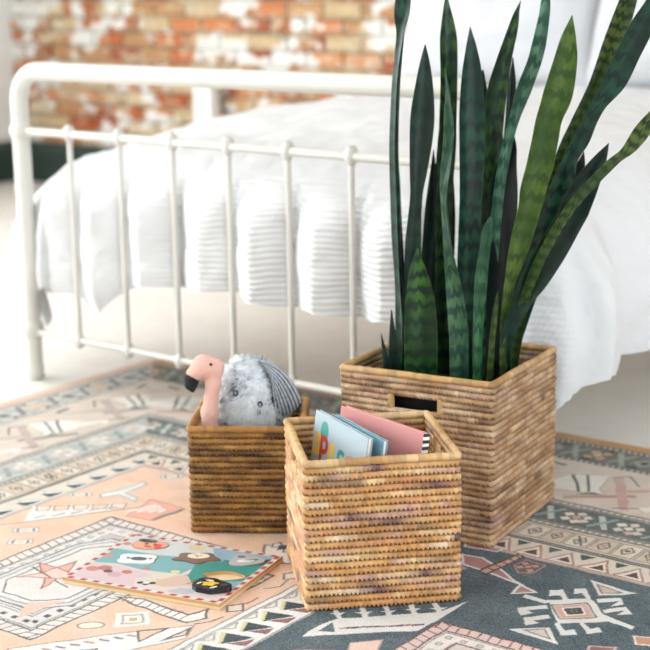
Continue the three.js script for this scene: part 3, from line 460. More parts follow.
// ---------------------------------------------------------------- snake plant: rows are [x, height, z, half width, twist in degrees], base to tip, around the basket's middle
const LEAVES = [
  ['dark', [[-.015,.276,-.060,.0195],[-.014,.444,-.066,.0230],[-.009,.613,-.071,.0240],[-.008,.737,-.075,.0165],[-.008,.819,-.078,.0085],[-.006,.870,-.080,.0010]]],
  ['dark', [[.056,.272,-.070,.0255],[.057,.442,-.070,.0275],[.061,.653,-.070,.0270],[.065,.778,-.070,.0225],[.068,.859,-.070,.0145],[.071,.920,-.070,.0015]]],
  ['dark', [[.090,.269,-.080,.0235],[.097,.439,-.080,.0275],[.100,.609,-.080,.0230],[.104,.734,-.080,.0165],[.104,.817,-.080,.0040],[.104,.848,-.080,.0005]]],
  ['dark', [[-.046,.279,-.050,.0240],[-.045,.403,-.055,.0235],[-.038,.530,-.060,.0210],[-.033,.635,-.065,.0170],[-.031,.717,-.068,.0065],[-.030,.759,-.070,.0005]]],
  ['teal', [[-.103,.295,.010,.0064,20],[-.104,.461,.012,.0162,72],[-.109,.586,.013,.0207,76],[-.110,.668,.014,.0240,78],[-.113,.770,.015,.0216,78],[-.109,.889,.017,.0192,78],[-.103,.958,.018,.0163,74],[-.099,.998,.018,.0122,55],[-.097,1.035,.019,.0160,25],[-.095,1.065,.019,.0152,10],[-.090,1.103,.020,.0115],[-.083,1.141,.020,.0020]]],
  ['dark', [[-.100,.292,.000,.0075],[-.100,.459,.000,.0085,40],[-.106,.625,.000,.0100,60],[-.108,.707,.000,.0080,60],[-.109,.768,.000,.0010,60]]],
  ['dark', [[-.082,.300,.030,.0205],[-.080,.465,.032,.0195],[-.079,.581,.034,.0165],[-.073,.671,.035,.0125],[-.068,.731,.036,.0180],[-.063,.791,.037,.0230],[-.060,.841,.038,.0240],[-.057,.890,.039,.0190],[-.055,.938,.039,.0110],[-.054,.978,.040,.0010]]],
  ['mid', [[-.018,.278,-.050,.0165],[-.012,.489,-.047,.0185],[-.010,.658,-.045,.0165],[-.005,.761,-.044,.0180],[-.004,.823,-.043,.0180],[-.002,.903,-.042,.0175],[-.003,.976,-.041,.0180],[-.004,1.012,-.041,.0140],[-.006,1.052,-.040,.0060],[-.006,1.077,-.040,.0005]]],
  ['teal', [[.030,.292,.010,.0190],[.032,.502,.016,.0225],[.037,.667,.020,.0230],[.039,.768,.023,.0260],[.038,.847,.025,.0255],[.038,.917,.027,.0205],[.037,.966,.029,.0120],[.035,1.010,.030,.0010]]],
  ['mid', [[.061,.287,-.010,.0150],[.072,.495,-.010,.0155],[.079,.661,-.010,.0175],[.084,.764,-.010,.0175],[.086,.824,-.010,.0200],[.091,.883,-.010,.0210],[.105,.943,-.010,.0160],[.122,1.002,-.010,.0110],[.130,1.033,-.010,.0060],[.139,1.058,-.010,.0005]]],
  ['dark', [[.082,.281,-.030,.0170],[.098,.491,-.030,.0165],[.109,.658,-.030,.0155],[.120,.781,-.030,.0110],[.125,.882,-.030,.0090],[.127,.946,-.030,.0010]]],
  ['pale', [[.066,.297,.030,.0105],[.079,.504,.035,.0110],[.091,.669,.039,.0110],[.106,.769,.042,.0110],[.121,.829,.043,.0110],[.139,.887,.045,.0160],[.159,.942,.046,.0150],[.169,.984,.047,.0140],[.177,1.032,.049,.0110],[.180,1.060,.049,.0090],[.187,1.087,.050,.0010]]],
  ['black', [[.084,.302,.050,.0185],[.094,.465,.044,.0245],[.098,.567,.039,.0270],[.102,.667,.035,.0295],[.108,.728,.033,.0220],[.118,.768,.031,.0120],[.123,.797,.030,.0010]]],
  ['band', [[.108,.289,.000,.0100],[.123,.457,.011,.0125],[.149,.562,.018,.0135],[.182,.649,.023,.0130],[.210,.726,.028,.0130],[.229,.776,.032,.0150],[.252,.825,.035,.0160],[.285,.898,.040,.0165],[.315,.978,.046,.0215],[.340,1.058,.052,.0175],[.362,1.133,.057,.0085],[.369,1.171,.060,.0010]]],
  ['teal', [[.106,.297,.030,.0145],[.142,.465,.048,.0255],[.175,.569,.060,.0320],[.199,.651,.069,.0295],[.212,.692,.074,.0270],[.226,.748,.080,.0170],[.247,.790,.085,.0185],[.265,.831,.090,.0155],[.280,.861,.094,.0170],[.306,.902,.099,.0255],[.330,.956,.105,.0260],[.356,1.012,.112,.0260],[.381,1.058,.118,.0210],[.406,1.114,.125,.0130],[.420,1.151,.130,.0010]]],
  ['black', [[.105,.294,.020,.0085],[.141,.463,.037,.0275],[.181,.567,.048,.0355],[.215,.639,.056,.0360],[.238,.700,.063,.0215],[.252,.740,.067,.0090],[.257,.766,.070,.0005]]],
  ['dark', [[.105,.307,.070,.0110],[.106,.381,.079,.0125],[.129,.459,.088,.0200],[.158,.516,.095,.0310],[.192,.579,.103,.0345],[.223,.637,.110,.0315],[.237,.671,.115,.0315],[.257,.716,.121,.0265],[.277,.754,.125,.0165],[.295,.789,.130,.0005]]],
  ['bright', [[.100,.307,.070,.0060],[.102,.342,.072,.0075],[.103,.420,.077,.0090],[.109,.493,.082,.0100],[.127,.575,.088,.0200],[.147,.659,.093,.0235],[.153,.696,.096,.0265],[.165,.744,.099,.0275],[.174,.794,.103,.0265],[.181,.835,.106,.0265],[.196,.881,.109,.0300],[.209,.944,.114,.0240],[.214,.986,.117,.0160],[.218,1.012,.118,.0080],[.221,1.033,.120,.0005]]],
  ['band', [[.119,.302,.050,.0115],[.128,.387,.069,.0120],[.142,.477,.090,.0100],[.164,.548,.107,.0110],[.180,.585,.116,.0110],[.205,.636,.129,.0110],[.240,.689,.142,.0125],[.295,.752,.158,.0135],[.326,.780,.165,.0150],[.353,.820,.175,.0190],[.379,.853,.184,.0170],[.404,.885,.192,.0115],[.422,.913,.200,.0010]]],
  ['pale2', [[.011,.303,.080,.0185],[.010,.391,.080,.0190],[.007,.439,.080,.0186,5],[.001,.494,.080,.0162,10],[-.006,.551,.080,.0134,35],[-.012,.600,.080,.0138,62],[-.019,.676,.080,.0123,66],[-.017,.726,.080,.0111,40],[-.012,.775,.080,.0106,20],[-.010,.815,.080,.0104,15],[-.011,.853,.080,.0087,30],[-.012,.883,.080,.0062,50],[-.018,.933,.080,.0008,50]]],
  ['banddark', [[-.067,.295,.070,.0315],[-.067,.390,.070,.0340],[-.068,.452,.070,.0315],[-.069,.493,.070,.0260],[-.072,.534,.070,.0170],[-.072,.563,.070,.0070],[-.072,.579,.070,.0010]]],
  ['band2', [[.047,.296,.080,.0090],[.049,.411,.080,.0105],[.054,.514,.080,.0125],[.061,.575,.080,.0105],[.067,.615,.080,.0105],[.071,.631,.080,.0065],[.074,.643,.080,.0010]]],
  ['band', [[.071,.298,.090,.0060],[.077,.392,.090,.0060],[.083,.454,.090,.0050],[.087,.493,.090,.0005]]],
  ['band', [[.099,.295,.080,.0060],[.099,.368,.080,.0065],[.099,.410,.080,.0050],[.096,.445,.080,.0005]]],
  ['dark', [[-.122,.291,.050,.0135],[-.119,.344,.050,.0120],[-.122,.397,.050,.0070],[-.124,.449,.050,.0010]]],
  ['dark', [[-.134,.294,.060,.0080],[-.135,.336,.060,.0070],[-.140,.368,.060,.0045],[-.146,.403,.060,.0005]]],

];
{
  const plant = thing('snake_plant', 'tall snake plant with upright banded dark green leaves in the largest basket', 'plant', [0.2594, 0, -3.1809]);
  const skin = (base, band, amount, s, freq = 15) => {
    const A = new THREE.Color(base).convertLinearToSRGB(), B = new THREE.Color(band).convertLinearToSRGB();
    return dataTexture(96, 768, (u, v) => {
      const zig = Math.abs(((u * 3 + fbm(u * 2, v * 7, s) * 1.2 + 20) % 1) - 0.5) * 0.4, n = fbm(u * 3, v * 14, s);
      let t = Math.sin(2 * Math.PI * (v * freq + zig + n * 0.7)); t = smooth(-1.0, 0.5, t + fbm(u * 14, v * 80, s + 2) * 1.1) * amount * (0.3 + 1.1 * smooth(-0.3, 0.4, fbm(u * 1.2, v * 4, s + 9)));
      const streak = fbm(u * 30, v * 4, s + 5) * 12, edge = smooth(0.93, 0.99, Math.abs(u * 2 - 1)) * 26;
      return [lerp(A.r, B.r, t) * 255 + streak + edge, lerp(A.g, B.g, t) * 255 + streak + edge * 1.1, lerp(A.b, B.b, t) * 255 + streak + edge * 0.5];
    });
  };
  const leafMat = (m, rough = 0.3) => new THREE.MeshPhysicalMaterial({ color: '#ffffff', map: m, roughness: rough, specularIntensity: 0.5 });
  const skins = {
    dark: leafMat(skin('#0d1f18', '#18382a', 0.6, 1)), black: leafMat(skin('#081310', '#0e2420', 0.5, 2)), mid: leafMat(skin('#10281a', '#365522', 0.8, 3)), teal: leafMat(skin('#0d231c', '#204a36', 0.7, 4)),
    pale: leafMat(skin('#25483a', '#62876c', 0.65, 5)), pale2: leafMat(skin('#17352a', '#4d7048', 0.65, 6)), bright: leafMat(skin('#27400f', '#4d6122', 0.75, 7)), band: leafMat(skin('#1b3014', '#525f2a', 0.75, 8, 26)), band2: leafMat(skin('#183a26', '#3d7444', 0.7, 9)), banddark: leafMat(skin('#0d2414', '#31561d', 0.85, 10, 19)),
  };
  reseed(77);
  const spline = (rows, t, k) => { const n = rows.length - 1, f = Math.min(n - 1e-6, t * n), i = Math.floor(f), u = f - i, g = (j) => rows[Math.max(0, Math.min(n, j))][k] ?? 0; const a = g(i - 1), b = g(i), c = g(i + 1), d = g(i + 2); return b + 0.5 * u * (c - a + u * (2 * a - 5 * b + 4 * c - d + u * (3 * (b - c) + d - a))); };
  for (const [kind, rows] of LEAVES) {
    const NS = rows.length * 6, NC = 8, pos = [], uv = [], ix = []; let run = 0, last = null; const yaw = (rnd() - 0.5) * 34, curl = 0.3 + rnd() * 0.3, u0 = rnd();
    rows.unshift([rows[0][0] * 0.92, rows[0][1] - 0.07, rows[0][2], rows[0][3] * 0.8, rows[0][4] ?? 0]);
    for (let i = 0; i <= NS; i++) {
      const t = i / NS, p = V(spline(rows, t, 0), spline(rows, t, 1), spline(rows, t, 2)), q = V(spline(rows, Math.min(1, t + 0.01), 0), spline(rows, Math.min(1, t + 0.01), 1), spline(rows, Math.min(1, t + 0.01), 2)), o = V(spline(rows, Math.max(0, t - 0.01), 0), spline(rows, Math.max(0, t - 0.01), 1), spline(rows, Math.max(0, t - 0.01), 2));
      const T = q.sub(o).normalize(), side = T.clone().cross(V(0, 0, 1)).normalize(), out = side.clone().cross(T), tw = (spline(rows, t, 4) + yaw) * Math.PI / 180;
      const S = side.clone().multiplyScalar(Math.cos(tw)).addScaledVector(out, Math.sin(tw)), O = S.clone().cross(T);
      const hw = Math.max(0.0004, spline(rows, t, 3) * Math.max(0.5, T.y)) / Math.cos(yaw * Math.PI / 180), th = Math.min(0.0022, hw * 0.3);
      if (last) run += p.distanceTo(last); last = p.clone();
      for (const f of [1, -1]) for (let c = 0; c <= NC; c++) { const s = c / NC * 2 - 1, d = curl * hw * (s * s - 0.4) + f * th * Math.sqrt(Math.max(0.02, 1 - s * s)); const w = p.clone().addScaledVector(S, s * hw).addScaledVector(O, d); pos.push(w.x, w.y, w.z); uv.push((s + 1) / 2, run / 0.62 + u0); }
    }
    const ring = 2 * (NC + 1);
    for (let i = 0; i < NS; i++) { const a = i * ring, b = a + ring; for (let c = 0; c < NC; c++) { ix.push(a + c, a + c + 1, b + c + 1, a + c, b + c + 1, b + c); const m = NC + 1; ix.push(a + m + c, b + m + c + 1, a + m + c + 1, a + m + c, b + m + c, b + m + c + 1); } ix.push(a, b, b + NC + 1, a, b + NC + 1, a + NC + 1, a + NC, b + ring - 1, b + NC, a + NC, a + ring - 1, b + ring - 1); }
    const g = new THREE.BufferGeometry(); g.setAttribute('position', new THREE.Float32BufferAttribute(pos, 3)); g.setAttribute('uv', new THREE.Float32BufferAttribute(uv, 2)); g.setIndex(ix); g.computeVertexNormals();
    part('leaf', g, skins[kind], plant);
  }
  const pot = part('nursery_pot', new THREE.LatheGeometry([[0, 0.012], [0.1, 0.012], [0.139, 0.302], [0.142, 0.302], [0.142, 0.294], [0.136, 0.294]].map((p) => new THREE.Vector2(...p)), 40), mat('#1d1c1b', 0.6, { side: THREE.DoubleSide }), plant);
  part('soil', grid(30, 24, (u, v) => { const a = u * Math.PI * 2, r = v * 0.137; return V(Math.cos(a) * r, 0.288 + 0.012 * fbm(Math.cos(a) * r * 30, Math.sin(a) * r * 30, 3) - 0.01 * v, -Math.sin(a) * r); }), mat('#2a1f17', 1, { side: THREE.DoubleSide }), pot);
}

// ---------------------------------------------------------------- books standing in the honey basket (basket frame: x right, z towards the viewer)
function book(name, label, foot, yaw, lean, w, h, t, cover, front, spineMap) {
  const b = thing(name, label, 'book', foot, 0, 'books in the honey basket'); b.rotation.order = 'YXZ'; b.rotation.set(lean, yaw, 0);
  const cov = mat(cover, 0.55);
  part('back_cover', new RoundedBoxGeometry(w, h, 0.0022, 1, 0.0009).translate(0, h / 2, -t / 2), cov, b);
  const face = part('front_cover', new RoundedBoxGeometry(w, h, 0.0022, 1, 0.0009).translate(0, h / 2, t / 2), cov, b);
  part('pages', box(-w / 2 + 0.002, w / 2 - 0.003, 0.003, h - 0.003, -t / 2 + 0.001, t / 2 - 0.001), mat('#efe9df', 0.9), b);
  if (front) { const m = part('cover_print', new THREE.PlaneGeometry(w - 0.002, h - 0.002).translate(0, h / 2, t / 2 + 0.0014), mat('#fff', 0.5, { map: front }), face); m.material.polygonOffset = true; }
  if (spineMap) part('spine', new RoundedBoxGeometry(0.0025, h, t + 0.002, 1, 0.0008).translate(w / 2, h / 2, 0), mat('#fff', 0.6, { map: spineMap }), b);
  return b;
}
const basketF = (x, y, z) => { const a = 0.1412, o = [-0.0401, -2.654]; return [o[0] + x * Math.cos(a) - z * Math.sin(a), y, o[1] - x * Math.sin(a) - z * Math.cos(a)]; };   // x right of and z behind the near left corner
const letters = canvas(440, 580, (c) => {
  c.fillStyle = '#a6b9c0'; c.fillRect(0, 0, 440, 580);
  c.fillStyle = '#3f9a8b'; c.beginPath(); c.ellipse(92, 62, 34, 40, 0, 0, 7); c.fill();
  c.font = 'bold 150px sans-serif'; c.textAlign = 'center';
  c.fillStyle = '#e3b23c'; c.fillText('A', 40, 185); c.fillStyle = '#c8402f'; c.font = 'bold 150px sans-serif'; c.fillText('P', 96, 185);
  c.font = 'bold 150px sans-serif'; c.fillStyle = '#e8bc45'; c.fillText('A', 168, 195); c.fillStyle = '#2f8f8a'; c.font = 'bold 140px sans-serif'; c.fillText('S', 244, 195);
  c.fillStyle = '#5f97b5'; c.beginPath(); c.arc(325, 150, 36, 0, 7); c.fill(); c.strokeStyle = '#e08a84'; c.lineWidth = 22; c.beginPath(); c.arc(325, 150, 44, 0, 7); c.stroke();
});
const stripes = canvas(32, 256, (c) => { c.fillStyle = '#f2eee8'; c.fillRect(0, 0, 32, 256); c.fillStyle = '#1d1d1f'; for (let i = 0; i < 24; i++) c.fillRect(0, i * 256 / 24, 32, 5); });
{
  // [far top corner, near top corner] on the rim's plane give direction; the books lean back to the right
  const put = (name, label, far, near, h, t, cover, front, spine) => {
    const A = basketF(far[0], 0, far[1]), B = basketF(near[0], 0, near[1]), w = Math.hypot(B[0] - A[0], B[2] - A[2]), yaw = Math.atan2(-(B[2] - A[2]), B[0] - A[0]), lean = -0.14;
    const nx = Math.sin(yaw), nz = Math.cos(yaw), y0 = 0.016, off = Math.sin(lean) * h;           // foot lies off the top edge, towards the cover's side
    book(name, label, [(A[0] + B[0]) / 2 - nx * off, y0, (A[2] + B[2]) / 2 - nz * off], yaw, lean, w, h, t, cover, front, spine);
  };
  put('picture_book', 'pale blue book with big coloured letters in the honey basket', [0.06, 0.243], [0.125, 0.035], 0.293, 0.008, '#a6b9c0', letters);
  put('picture_book', 'sky blue book tucked behind the lettered book', [0.088, 0.225], [0.152, 0.032], 0.288, 0.008, '#79a5b6');
  put('picture_book', 'pink book with black and white striped spine in the honey basket', [0.112, 0.262], [0.229, 0.046], 0.293, 0.012, '#d18d8a', null, stripes);
}

// ---------------------------------------------------------------- plush toys in the small basket
{
  const f = thing('flamingo_toy', 'pink plush flamingo toy with a black beak peeking from the small basket', 'toy', [-0.24, 0.012, -3.128]);
  const o = [-0.24, 0.012, -3.15], L = (x, y, z = -3.15) => [x - o[0], y - o[1], z - o[2]];
  const body = field((x, y, z) => {
    const p = [x, y, z];
    let d = capsule(p, L(-0.246, 0.338), L(-0.226, 0.337), 0.0235, 0.0175);
    d = smin(d, capsule(p, L(-0.252, 0.335), L(-0.2715, 0.32), 0.0215, 0.0155), 0.012);
    d = smin(d, capsule(p, L(-0.226, 0.332), L(-0.231, 0.3), 0.0155, 0.0145), 0.012);
    d = smin(d, capsule(p, L(-0.231, 0.3), L(-0.24, 0.24), 0.0145, 0.0165), 0.01);
    d = smin(d, capsule(p, L(-0.24, 0.24), L(-0.242, 0.17), 0.0165, 0.018), 0.01);
    d = smin(d, capsule(p, L(-0.24, 0.14, -3.15), L(-0.24, 0.05, -3.15), 0.02, 0.024), 0.02);
    return d + 0.0009 * noise.noise(x * 160, y * 160, z * 160);
  }, [0, 0.19, 0], 0.2, 112);
  part('body', body, new THREE.MeshPhysicalMaterial({ color: '#dfb0a3', roughness: 0.95, sheen: 0.5, sheenColor: new THREE.Color('#f3cfc6'), sheenRoughness: 0.6 }), f);
  part('beak', field((x, y, z) => { const p = [x, y, z]; return smin(capsule(p, L(-0.274, 0.314), L(-0.277, 0.301), 0.0165, 0.0135), capsule(p, L(-0.275, 0.3), L(-0.2735, 0.287), 0.0125, 0.0045), 0.006); }, L(-0.275, 0.302), 0.045, 44), mat('#141a1c', 0.8), f);
  for (const s of [1, -1]) part('eye', new THREE.SphereGeometry(0.0034, 14, 10).translate(...L(-0.233, 0.346, -3.15 + s * 0.0195)), mat('#0f0f10', 0.25), f);
}
{
  const o = [-0.16, 0.012, -3.195], p = thing('plush_animal', 'fluffy pale grey plush animal with dark ribbed floppy ear', 'toy', o);
  const D = (x, y, z) => { const q = [x, y, z]; let d = Math.hypot(x / 0.068, (y - 0.245) / 0.078, z / 0.064) - 1; d *= 0.064; return smin(d, capsule(q, [0.004, 0.2, 0], [0.004, 0.08, 0], 0.068, 0.07), 0.03) + 0.003 * fbm(x * 30, y * 30, z * 30, 2); };
  const body = field(D, [0, 0.17, 0], 0.19, 80);
  part('body', body, mat('#e0e5ea', 1), p);
  reseed(55);
  const bp = body.attributes.position, bn = body.attributes.normal, pos = [], col = [], nor = [];
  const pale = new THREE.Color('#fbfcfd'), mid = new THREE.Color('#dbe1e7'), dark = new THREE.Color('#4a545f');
  for (let k = 0; k < 15000; k++) {
    const i = Math.floor(rnd() * bp.count), b = V(bp.getX(i), bp.getY(i), bp.getZ(i)), n = V(bn.getX(i), bn.getY(i), bn.getZ(i)); if (b.y < 0.16) continue;
    b.add(V(rnd() - 0.5, rnd() - 0.5, rnd() - 0.5).multiplyScalar(0.003));
    const clump = V(noise.noise(b.x * 60, b.y * 60, b.z * 60), noise.noise(b.y * 60, b.z * 60, 7 + b.x * 60) - 0.35, noise.noise(b.z * 60, b.x * 60, 3 + b.y * 60));
    const dir = n.clone().addScaledVector(clump, 1.1).add(V(rnd() - 0.5, rnd() - 0.5, rnd() - 0.5).multiplyScalar(0.5)).normalize(), len = 0.007 + rnd() * 0.011, wd = 0.0006 + rnd() * 0.0005;
    const s = dir.clone().cross(V(rnd() - 0.5, rnd() - 0.5, rnd() - 0.5)).normalize().multiplyScalar(wd), s2 = dir.clone().cross(s).normalize().multiplyScalar(wd), tip = b.clone().addScaledVector(dir, len);
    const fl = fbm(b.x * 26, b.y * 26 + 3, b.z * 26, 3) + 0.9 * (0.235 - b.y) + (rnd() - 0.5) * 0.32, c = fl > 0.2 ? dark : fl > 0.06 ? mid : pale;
    const corners = [b.clone().add(s), b.clone().addScaledVector(s, -0.5).add(s2), b.clone().addScaledVector(s, -0.5).sub(s2)];
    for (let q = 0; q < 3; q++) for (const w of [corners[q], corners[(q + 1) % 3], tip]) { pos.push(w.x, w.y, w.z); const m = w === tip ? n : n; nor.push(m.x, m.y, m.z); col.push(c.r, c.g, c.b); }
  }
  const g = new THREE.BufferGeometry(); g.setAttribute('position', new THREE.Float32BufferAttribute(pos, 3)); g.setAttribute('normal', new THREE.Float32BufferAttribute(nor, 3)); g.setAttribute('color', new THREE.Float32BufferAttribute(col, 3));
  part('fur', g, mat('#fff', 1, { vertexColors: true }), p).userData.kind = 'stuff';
  for (const [x, y] of [[-0.186, 0.279], [-0.136, 0.256]]) { const e = V(x - o[0], y - o[1], 0); let z = 0.09; while (z > 0 && D(e.x, e.y, z) > -0.001) z -= 0.001; part('eye', new THREE.TorusGeometry(0.0042, 0.0016, 8, 16).scale(1, 1.2, 1).translate(e.x, e.y, z + 0.008), mat('#1c2229', 0.5), p); }
  // ribbed ear: a curved flap with cords running along it
  const ear = (f) => grid(48, 40, (u, v) => {
    const a = V(lerp(-0.14, -0.113, u), lerp(0.336, 0.302, u), lerp(-3.175, -3.15, u)), b = V(lerp(-0.05, -0.108, u) + 0.004 * Math.sin(u * 3.1), lerp(0.254, 0.226, u) - 0.012 * Math.sin(u * 3.1), -3.15), c = V(lerp(-0.08, -0.112, u), lerp(0.342, 0.28, u), -3.135 + 0.012 * Math.sin(u * 3));
    const q = a.multiplyScalar((1 - v) ** 2).addScaledVector(c, 2 * v * (1 - v)).addScaledVector(b, v * v), cord = 0.0016 * Math.pow(Math.abs(Math.sin(u * Math.PI * 8)), 0.7), edge = Math.sqrt(Math.max(0, 1 - (2 * u - 1) ** 8)) * Math.sqrt(Math.max(0, Math.min(1, (1 - v) * 9)));
    return q.add(V(0.35, 0.35, 0.87).multiplyScalar(f * (0.0012 + 0.0045 * edge + (f > 0 ? cord * edge : 0)))).sub(V(...o));
  });
  const up = ear(1), dn = ear(-1), di = dn.index.array; for (let i = 0; i < di.length; i += 3) { const q = di[i]; di[i] = di[i + 1]; di[i + 1] = q; } dn.computeVertexNormals();
  const cord = dataTexture(64, 64, (u, v) => { const s = Math.abs(Math.sin(u * Math.PI * 8)), n = fbm(u * 9, v * 14, 2) * 60; const t = smooth(0.35, 0.8, s); return [lerp(62, 168, t) + n, lerp(68, 174, t) + n, lerp(74, 182, t) + n]; });
  part('ear', mergeGeometries([up, dn]), mat('#fff', 0.95, { map: cord, side: THREE.DoubleSide }), p);
}

// ---------------------------------------------------------------- wooden picture puzzle on the rug (x along the near edge, y away from the viewer)
{
  const W = 0.338, H = 0.258, yaw = Math.atan2(-0.42321, 0.90603), at = [-0.505, 0, -2.808];
  const board = thing('puzzle_board', 'wooden picture puzzle board with red dashed border on the rug', 'puzzle', at, yaw);
  const blob = (cx, cy, rx, ry, bumps, rot = 0, n = 40) => { const pts = []; for (let i = 0; i < n; i++) { const a = i / n * Math.PI * 2, k = bumps(a), x = Math.cos(a) * rx * k, y = Math.sin(a) * ry * k; pts.push(new THREE.Vector2(cx + x * Math.cos(rot) - y * Math.sin(rot), cy + x * Math.sin(rot) + y * Math.cos(rot))); } return pts; };
  const shapes = {
    face: blob(0.065, 0.212, 0.038, 0.028, (a) => 1 + 0.06 * Math.cos(3 * a), 0.1), koala: blob(0.083, 0.134, 0.042, 0.027, (a) => 1 + 0.13 * Math.cos(4 * a + 3), 0.25),
    hound: blob(0.188, 0.183, 0.044, 0.027, (a) => 1 + 0.16 * Math.cos(5 * a + 1), 0.3), grey: blob(0.283, 0.208, 0.035, 0.03, (a) => 1 + 0.14 * Math.cos(3 * a + 1), 0.5), car: blob(0.281, 0.125, 0.039, 0.021, (a) => 1 + 0.06 * Math.cos(4 * a), 0.2),
  };
  const print = canvas(1014, 774, (c, w, h) => {
    c.translate(0, h); c.scale(w / W, -h / H);
    const poly = (pts, f) => { c.fillStyle = f; c.beginPath(); pts.forEach(([a, b], i) => (i ? c.lineTo(a, b) : c.moveTo(a, b))); c.closePath(); c.fill(); };
    poly([[0, 0], [W, 0], [W, H], [0, H]], '#efe6dd');
    poly([[0.012, 0.012], [W - 0.012, 0.012], [W - 0.012, H - 0.012], [0.012, H - 0.012]], '#ecdcd6');
    poly([[0.012, 0.15], [0.06, 0.17], [0.12, 0.165], [0.21, 0.17], [0.3, 0.246], [0.012, 0.246]], '#dfe3e0');
    poly([[0.012, 0.09], [0.06, 0.1], [0.12, 0.09], [0.2, 0.1], [0.22, 0.19], [0.11, 0.17], [0.012, 0.17]], '#86bcbf');
    poly([[0.19, 0.246], [0.326, 0.246], [0.326, 0.2], [0.23, 0.18]], '#9fbfd0');
    poly([[0.19, 0.075], [0.215, 0.105], [0.2, 0.16], [0.25, 0.195], [0.326, 0.222], [0.326, 0.07], [0.26, 0.07]], '#3f9c8d');
    poly([[0.24, 0.195], [0.27, 0.2], [0.326, 0.235], [0.326, 0.2], [0.28, 0.175]], '#1f6a63'); poly([[0.3, 0.1], [0.326, 0.115], [0.326, 0.06], [0.29, 0.05]], '#8fbccd');
    poly([[0.012, 0.012], [0.012, 0.085], [0.07, 0.095], [0.16, 0.075], [0.13, 0.05], [0.15, 0.012]], '#e9cfd0'); poly([[0.16, 0.07], [0.215, 0.1], [0.25, 0.06], [0.2, 0.03]], '#e8c6b4'); poly([[0.13, 0.08], [0.2, 0.1], [0.18, 0.06]], '#eddfc9');
    poly([[0.14, 0.245], [0.175, 0.245], [0.18, 0.22], [0.15, 0.215]], '#ead9b0');
    for (const [x, y, r, f] of [[0.03, 0.06, 0.012, '#d98f7d'], [0.05, 0.072, 0.012, '#c97f78'], [0.064, 0.06, 0.008, '#6b4a44'], [0.1, 0.07, 0.009, '#d67f66'], [0.085, 0.05, 0.012, '#ddb2b4'], [0.185, 0.106, 0.008, '#f0e3a0'], [0.165, 0.05, 0.008, '#efe3a8'], [0.19, 0.045, 0.012, '#e6c8a2'], [0.125, 0.1, 0.007, '#d98c74'], [0.02, 0.13, 0.009, '#e2a08f'], [0.02, 0.2, 0.008, '#d9958a']]) { c.fillStyle = f; c.beginPath(); c.ellipse(x, y, r * 1.2, r, 0, 0, 7); c.fill(); }
    for (const [x, y, r] of [[0.152, 0.034, 0.007], [0.165, 0.031, 0.006], [0.174, 0.04, 0.007]]) { c.fillStyle = '#1e1e20'; c.beginPath(); c.ellipse(x, y, r, r * 0.8, 0.5, 0, 7); c.fill(); } c.fillStyle = '#f2efe9'; c.beginPath(); c.ellipse(0.162, 0.038, 0.007, 0.006, 0, 0, 7); c.fill();
    c.strokeStyle = '#7f9fc4'; c.lineWidth = 0.002; for (let i = 0; i < 7; i++) { c.beginPath(); c.moveTo(0.222 + i * 0.006, 0.016); c.lineTo(0.236 + i * 0.006, 0.042); c.stroke(); }
    c.strokeStyle = '#b2503c'; c.lineWidth = 0.003; c.beginPath(); c.moveTo(0.235, 0.06); c.lineTo(0.248, 0.09); c.stroke();
    for (let i = 0; i < 12; i++) { const x = 0.008 + i * 0.0278; for (const y of [0.002, H - 0.011]) poly([[x, y], [x + 0.013, y], [x + 0.016, y + 0.009], [x + 0.003, y + 0.009]], '#c8473a'); }
    for (let i = 0; i < 9; i++) { const y = 0.012 + i * 0.028; for (const x of [0.002, W - 0.011]) poly([[x, y], [x + 0.009, y + 0.003], [x + 0.009, y + 0.017], [x, y + 0.014]], '#c8473a'); }
  });
  const flat = (shape, depth, y) => { const g = new THREE.ExtrudeGeometry(shape, { depth, bevelEnabled: false, curveSegments: 20 }); const p = g.attributes.position, u = g.attributes.uv; for (let i = 0; i < p.count; i++) u.setXY(i, p.getX(i) / W, p.getY(i) / H); return g.rotateX(-Math.PI / 2).translate(0, y, 0); };
  const ply = mat('#c79a63', 0.7), top = new THREE.Shape([[0, 0], [W, 0], [W, H], [0, H]].map((p) => new THREE.Vector2(...p)));
  for (const s of Object.values(shapes)) top.holes.push(new THREE.Path(s));
  part('tray', box(0, W, 0.0005, 0.006, -H, 0), mat('#dcc39a', 0.75), board);
  part('face_layer', flat(top, 0.006, 0.006), [mat('#dcdcdc', 0.5, { map: print }), ply], board);
  // pieces that lift out of the board
  function piece(name, label, key, color, lift, details) {
    const c = shapes[key].reduce((a, p) => a.add(p), new THREE.Vector2()).divideScalar(shapes[key].length), w = V(c.x, 0, -c.y).applyAxisAngle(V(0, 1, 0), yaw);
    const o = thing(name, label, 'puzzle piece', [at[0] + w.x, 0.0062, at[2] + w.z], yaw, 'lift-out pieces of the puzzle');
    const own = shapes[key].map((p) => new THREE.Vector2((p.x - c.x) * 0.95, (p.y - c.y) * 0.95));
    part('piece_block', flat(new THREE.Shape(own), 0.0075 + lift, 0), mat(color, 0.5), o);
    for (const [n, x, y, rx, ry, col, rot] of details) { const s = new THREE.Shape(blob(x, y, rx, ry, () => 1, rot ?? 0, 18)); part(n, flat(s, 0.0006, 0.0075 + lift), mat(col, 0.5), o); }
    return o;
  }
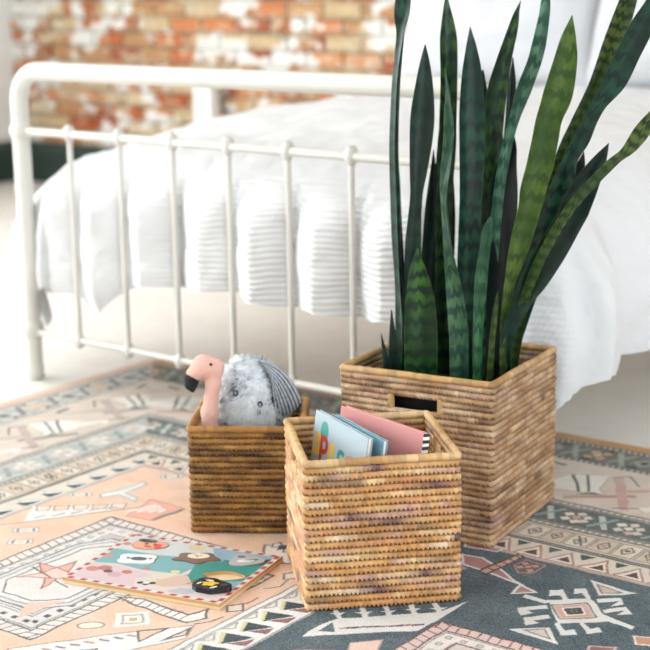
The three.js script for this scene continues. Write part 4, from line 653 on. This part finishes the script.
  piece('puzzle_piece', 'puzzle piece of a face with dark hair and red scarf', 'face', '#d99b7f', 0, [['hair', -0.012, 0.014, 0.02, 0.009, '#2a2f3a', 0.1], ['cap', 0.004, 0.021, 0.028, 0.0045, '#b9b3a6'], ['eye', -0.006, -0.002, 0.004, 0.003, '#1f1f22'], ['eye', 0.012, 0.002, 0.004, 0.003, '#1f1f22'], ['scarf', 0.022, -0.006, 0.008, 0.012, '#d4443c', 0.4], ['mouth', 0.004, -0.014, 0.009, 0.003, '#c23b35']]);
  piece('puzzle_piece', 'white puzzle piece of an animal head with large grey nose', 'koala', '#d9dcda', 0, [['nose', 0.004, 0.0, 0.0165, 0.0085, '#4a4d50', 0.25], ['eye', -0.017, -0.004, 0.004, 0.003, '#2b2d30'], ['eye', 0.025, 0.009, 0.004, 0.003, '#7a7a52']]);
  piece('puzzle_piece', 'brown puzzle piece of a four-legged animal with a cream shell', 'hound', '#7a6050', 0, [['shell', 0.0, 0.008, 0.022, 0.013, '#e6d6bd', 0.3], ['spot', -0.006, 0.009, 0.004, 0.003, '#d0583c'], ['spot', 0.004, 0.011, 0.004, 0.003, '#d98a3c'], ['spot', 0.0, 0.004, 0.003, 0.003, '#4f8a5a']]);
  piece('puzzle_piece', 'pale grey puzzle piece beside the dark teal corner of the board', 'grey', '#a9aaa8', 0, [['patch', 0.002, -0.004, 0.018, 0.008, '#d6d6d2', 0.6], ['stripe', 0.01, 0.004, 0.014, 0.003, '#3f6a6a', 0.5], ['ear', -0.016, 0.012, 0.008, 0.005, '#6f625a', 0.4]]);
  { // black and yellow piece lying loose over its hole's edge
    const w = V(0.292, 0, -0.058).applyAxisAngle(V(0, 1, 0), yaw), o = thing('puzzle_piece', 'black puzzle piece with yellow middle lying loose on the board', 'puzzle piece', [at[0] + w.x, 0.0122, at[2] + w.z], yaw + 0.06, 'lift-out pieces of the puzzle');
    const s = new THREE.Shape(); s.moveTo(-0.036, -0.012); s.lineTo(-0.022, -0.024); s.lineTo(0.008, -0.026); s.lineTo(0.022, -0.016); s.lineTo(0.036, -0.006); s.quadraticCurveTo(0.04, 0.008, 0.03, 0.016); s.lineTo(0.012, 0.02); s.lineTo(-0.006, 0.03); s.lineTo(-0.03, 0.026); s.quadraticCurveTo(-0.042, 0.008, -0.036, -0.012);
    part('piece_block', flat(s, 0.009, 0), mat('#17181b', 0.35), o);
    for (const [n, x, y, rx, ry, c, r] of [['yellow_panel', -0.006, 0.002, 0.014, 0.011, '#dcb83a', 0.4], ['white_flash', 0.008, -0.012, 0.008, 0.0025, '#e8e4da', 0.9], ['white_flash', -0.012, 0.016, 0.007, 0.002, '#e8e4da', 0.2], ['red_flash', -0.02, 0.02, 0.006, 0.003, '#b23a34', 0.2], ['white_flash', -0.026, -0.002, 0.006, 0.002, '#e8e4da', 1.2], ['wheel', 0.022, 0.004, 0.007, 0.006, '#3a3d42', 0]]) part(n, flat(new THREE.Shape(blob(x, y, rx, ry, (a) => 1 + (n === 'yellow_panel' ? 0.25 * Math.cos(5 * a) : 0), r, 20)), 0.0006, 0.009), mat(c, 0.4), o);
  }
}

renderer.render(scene, camera);
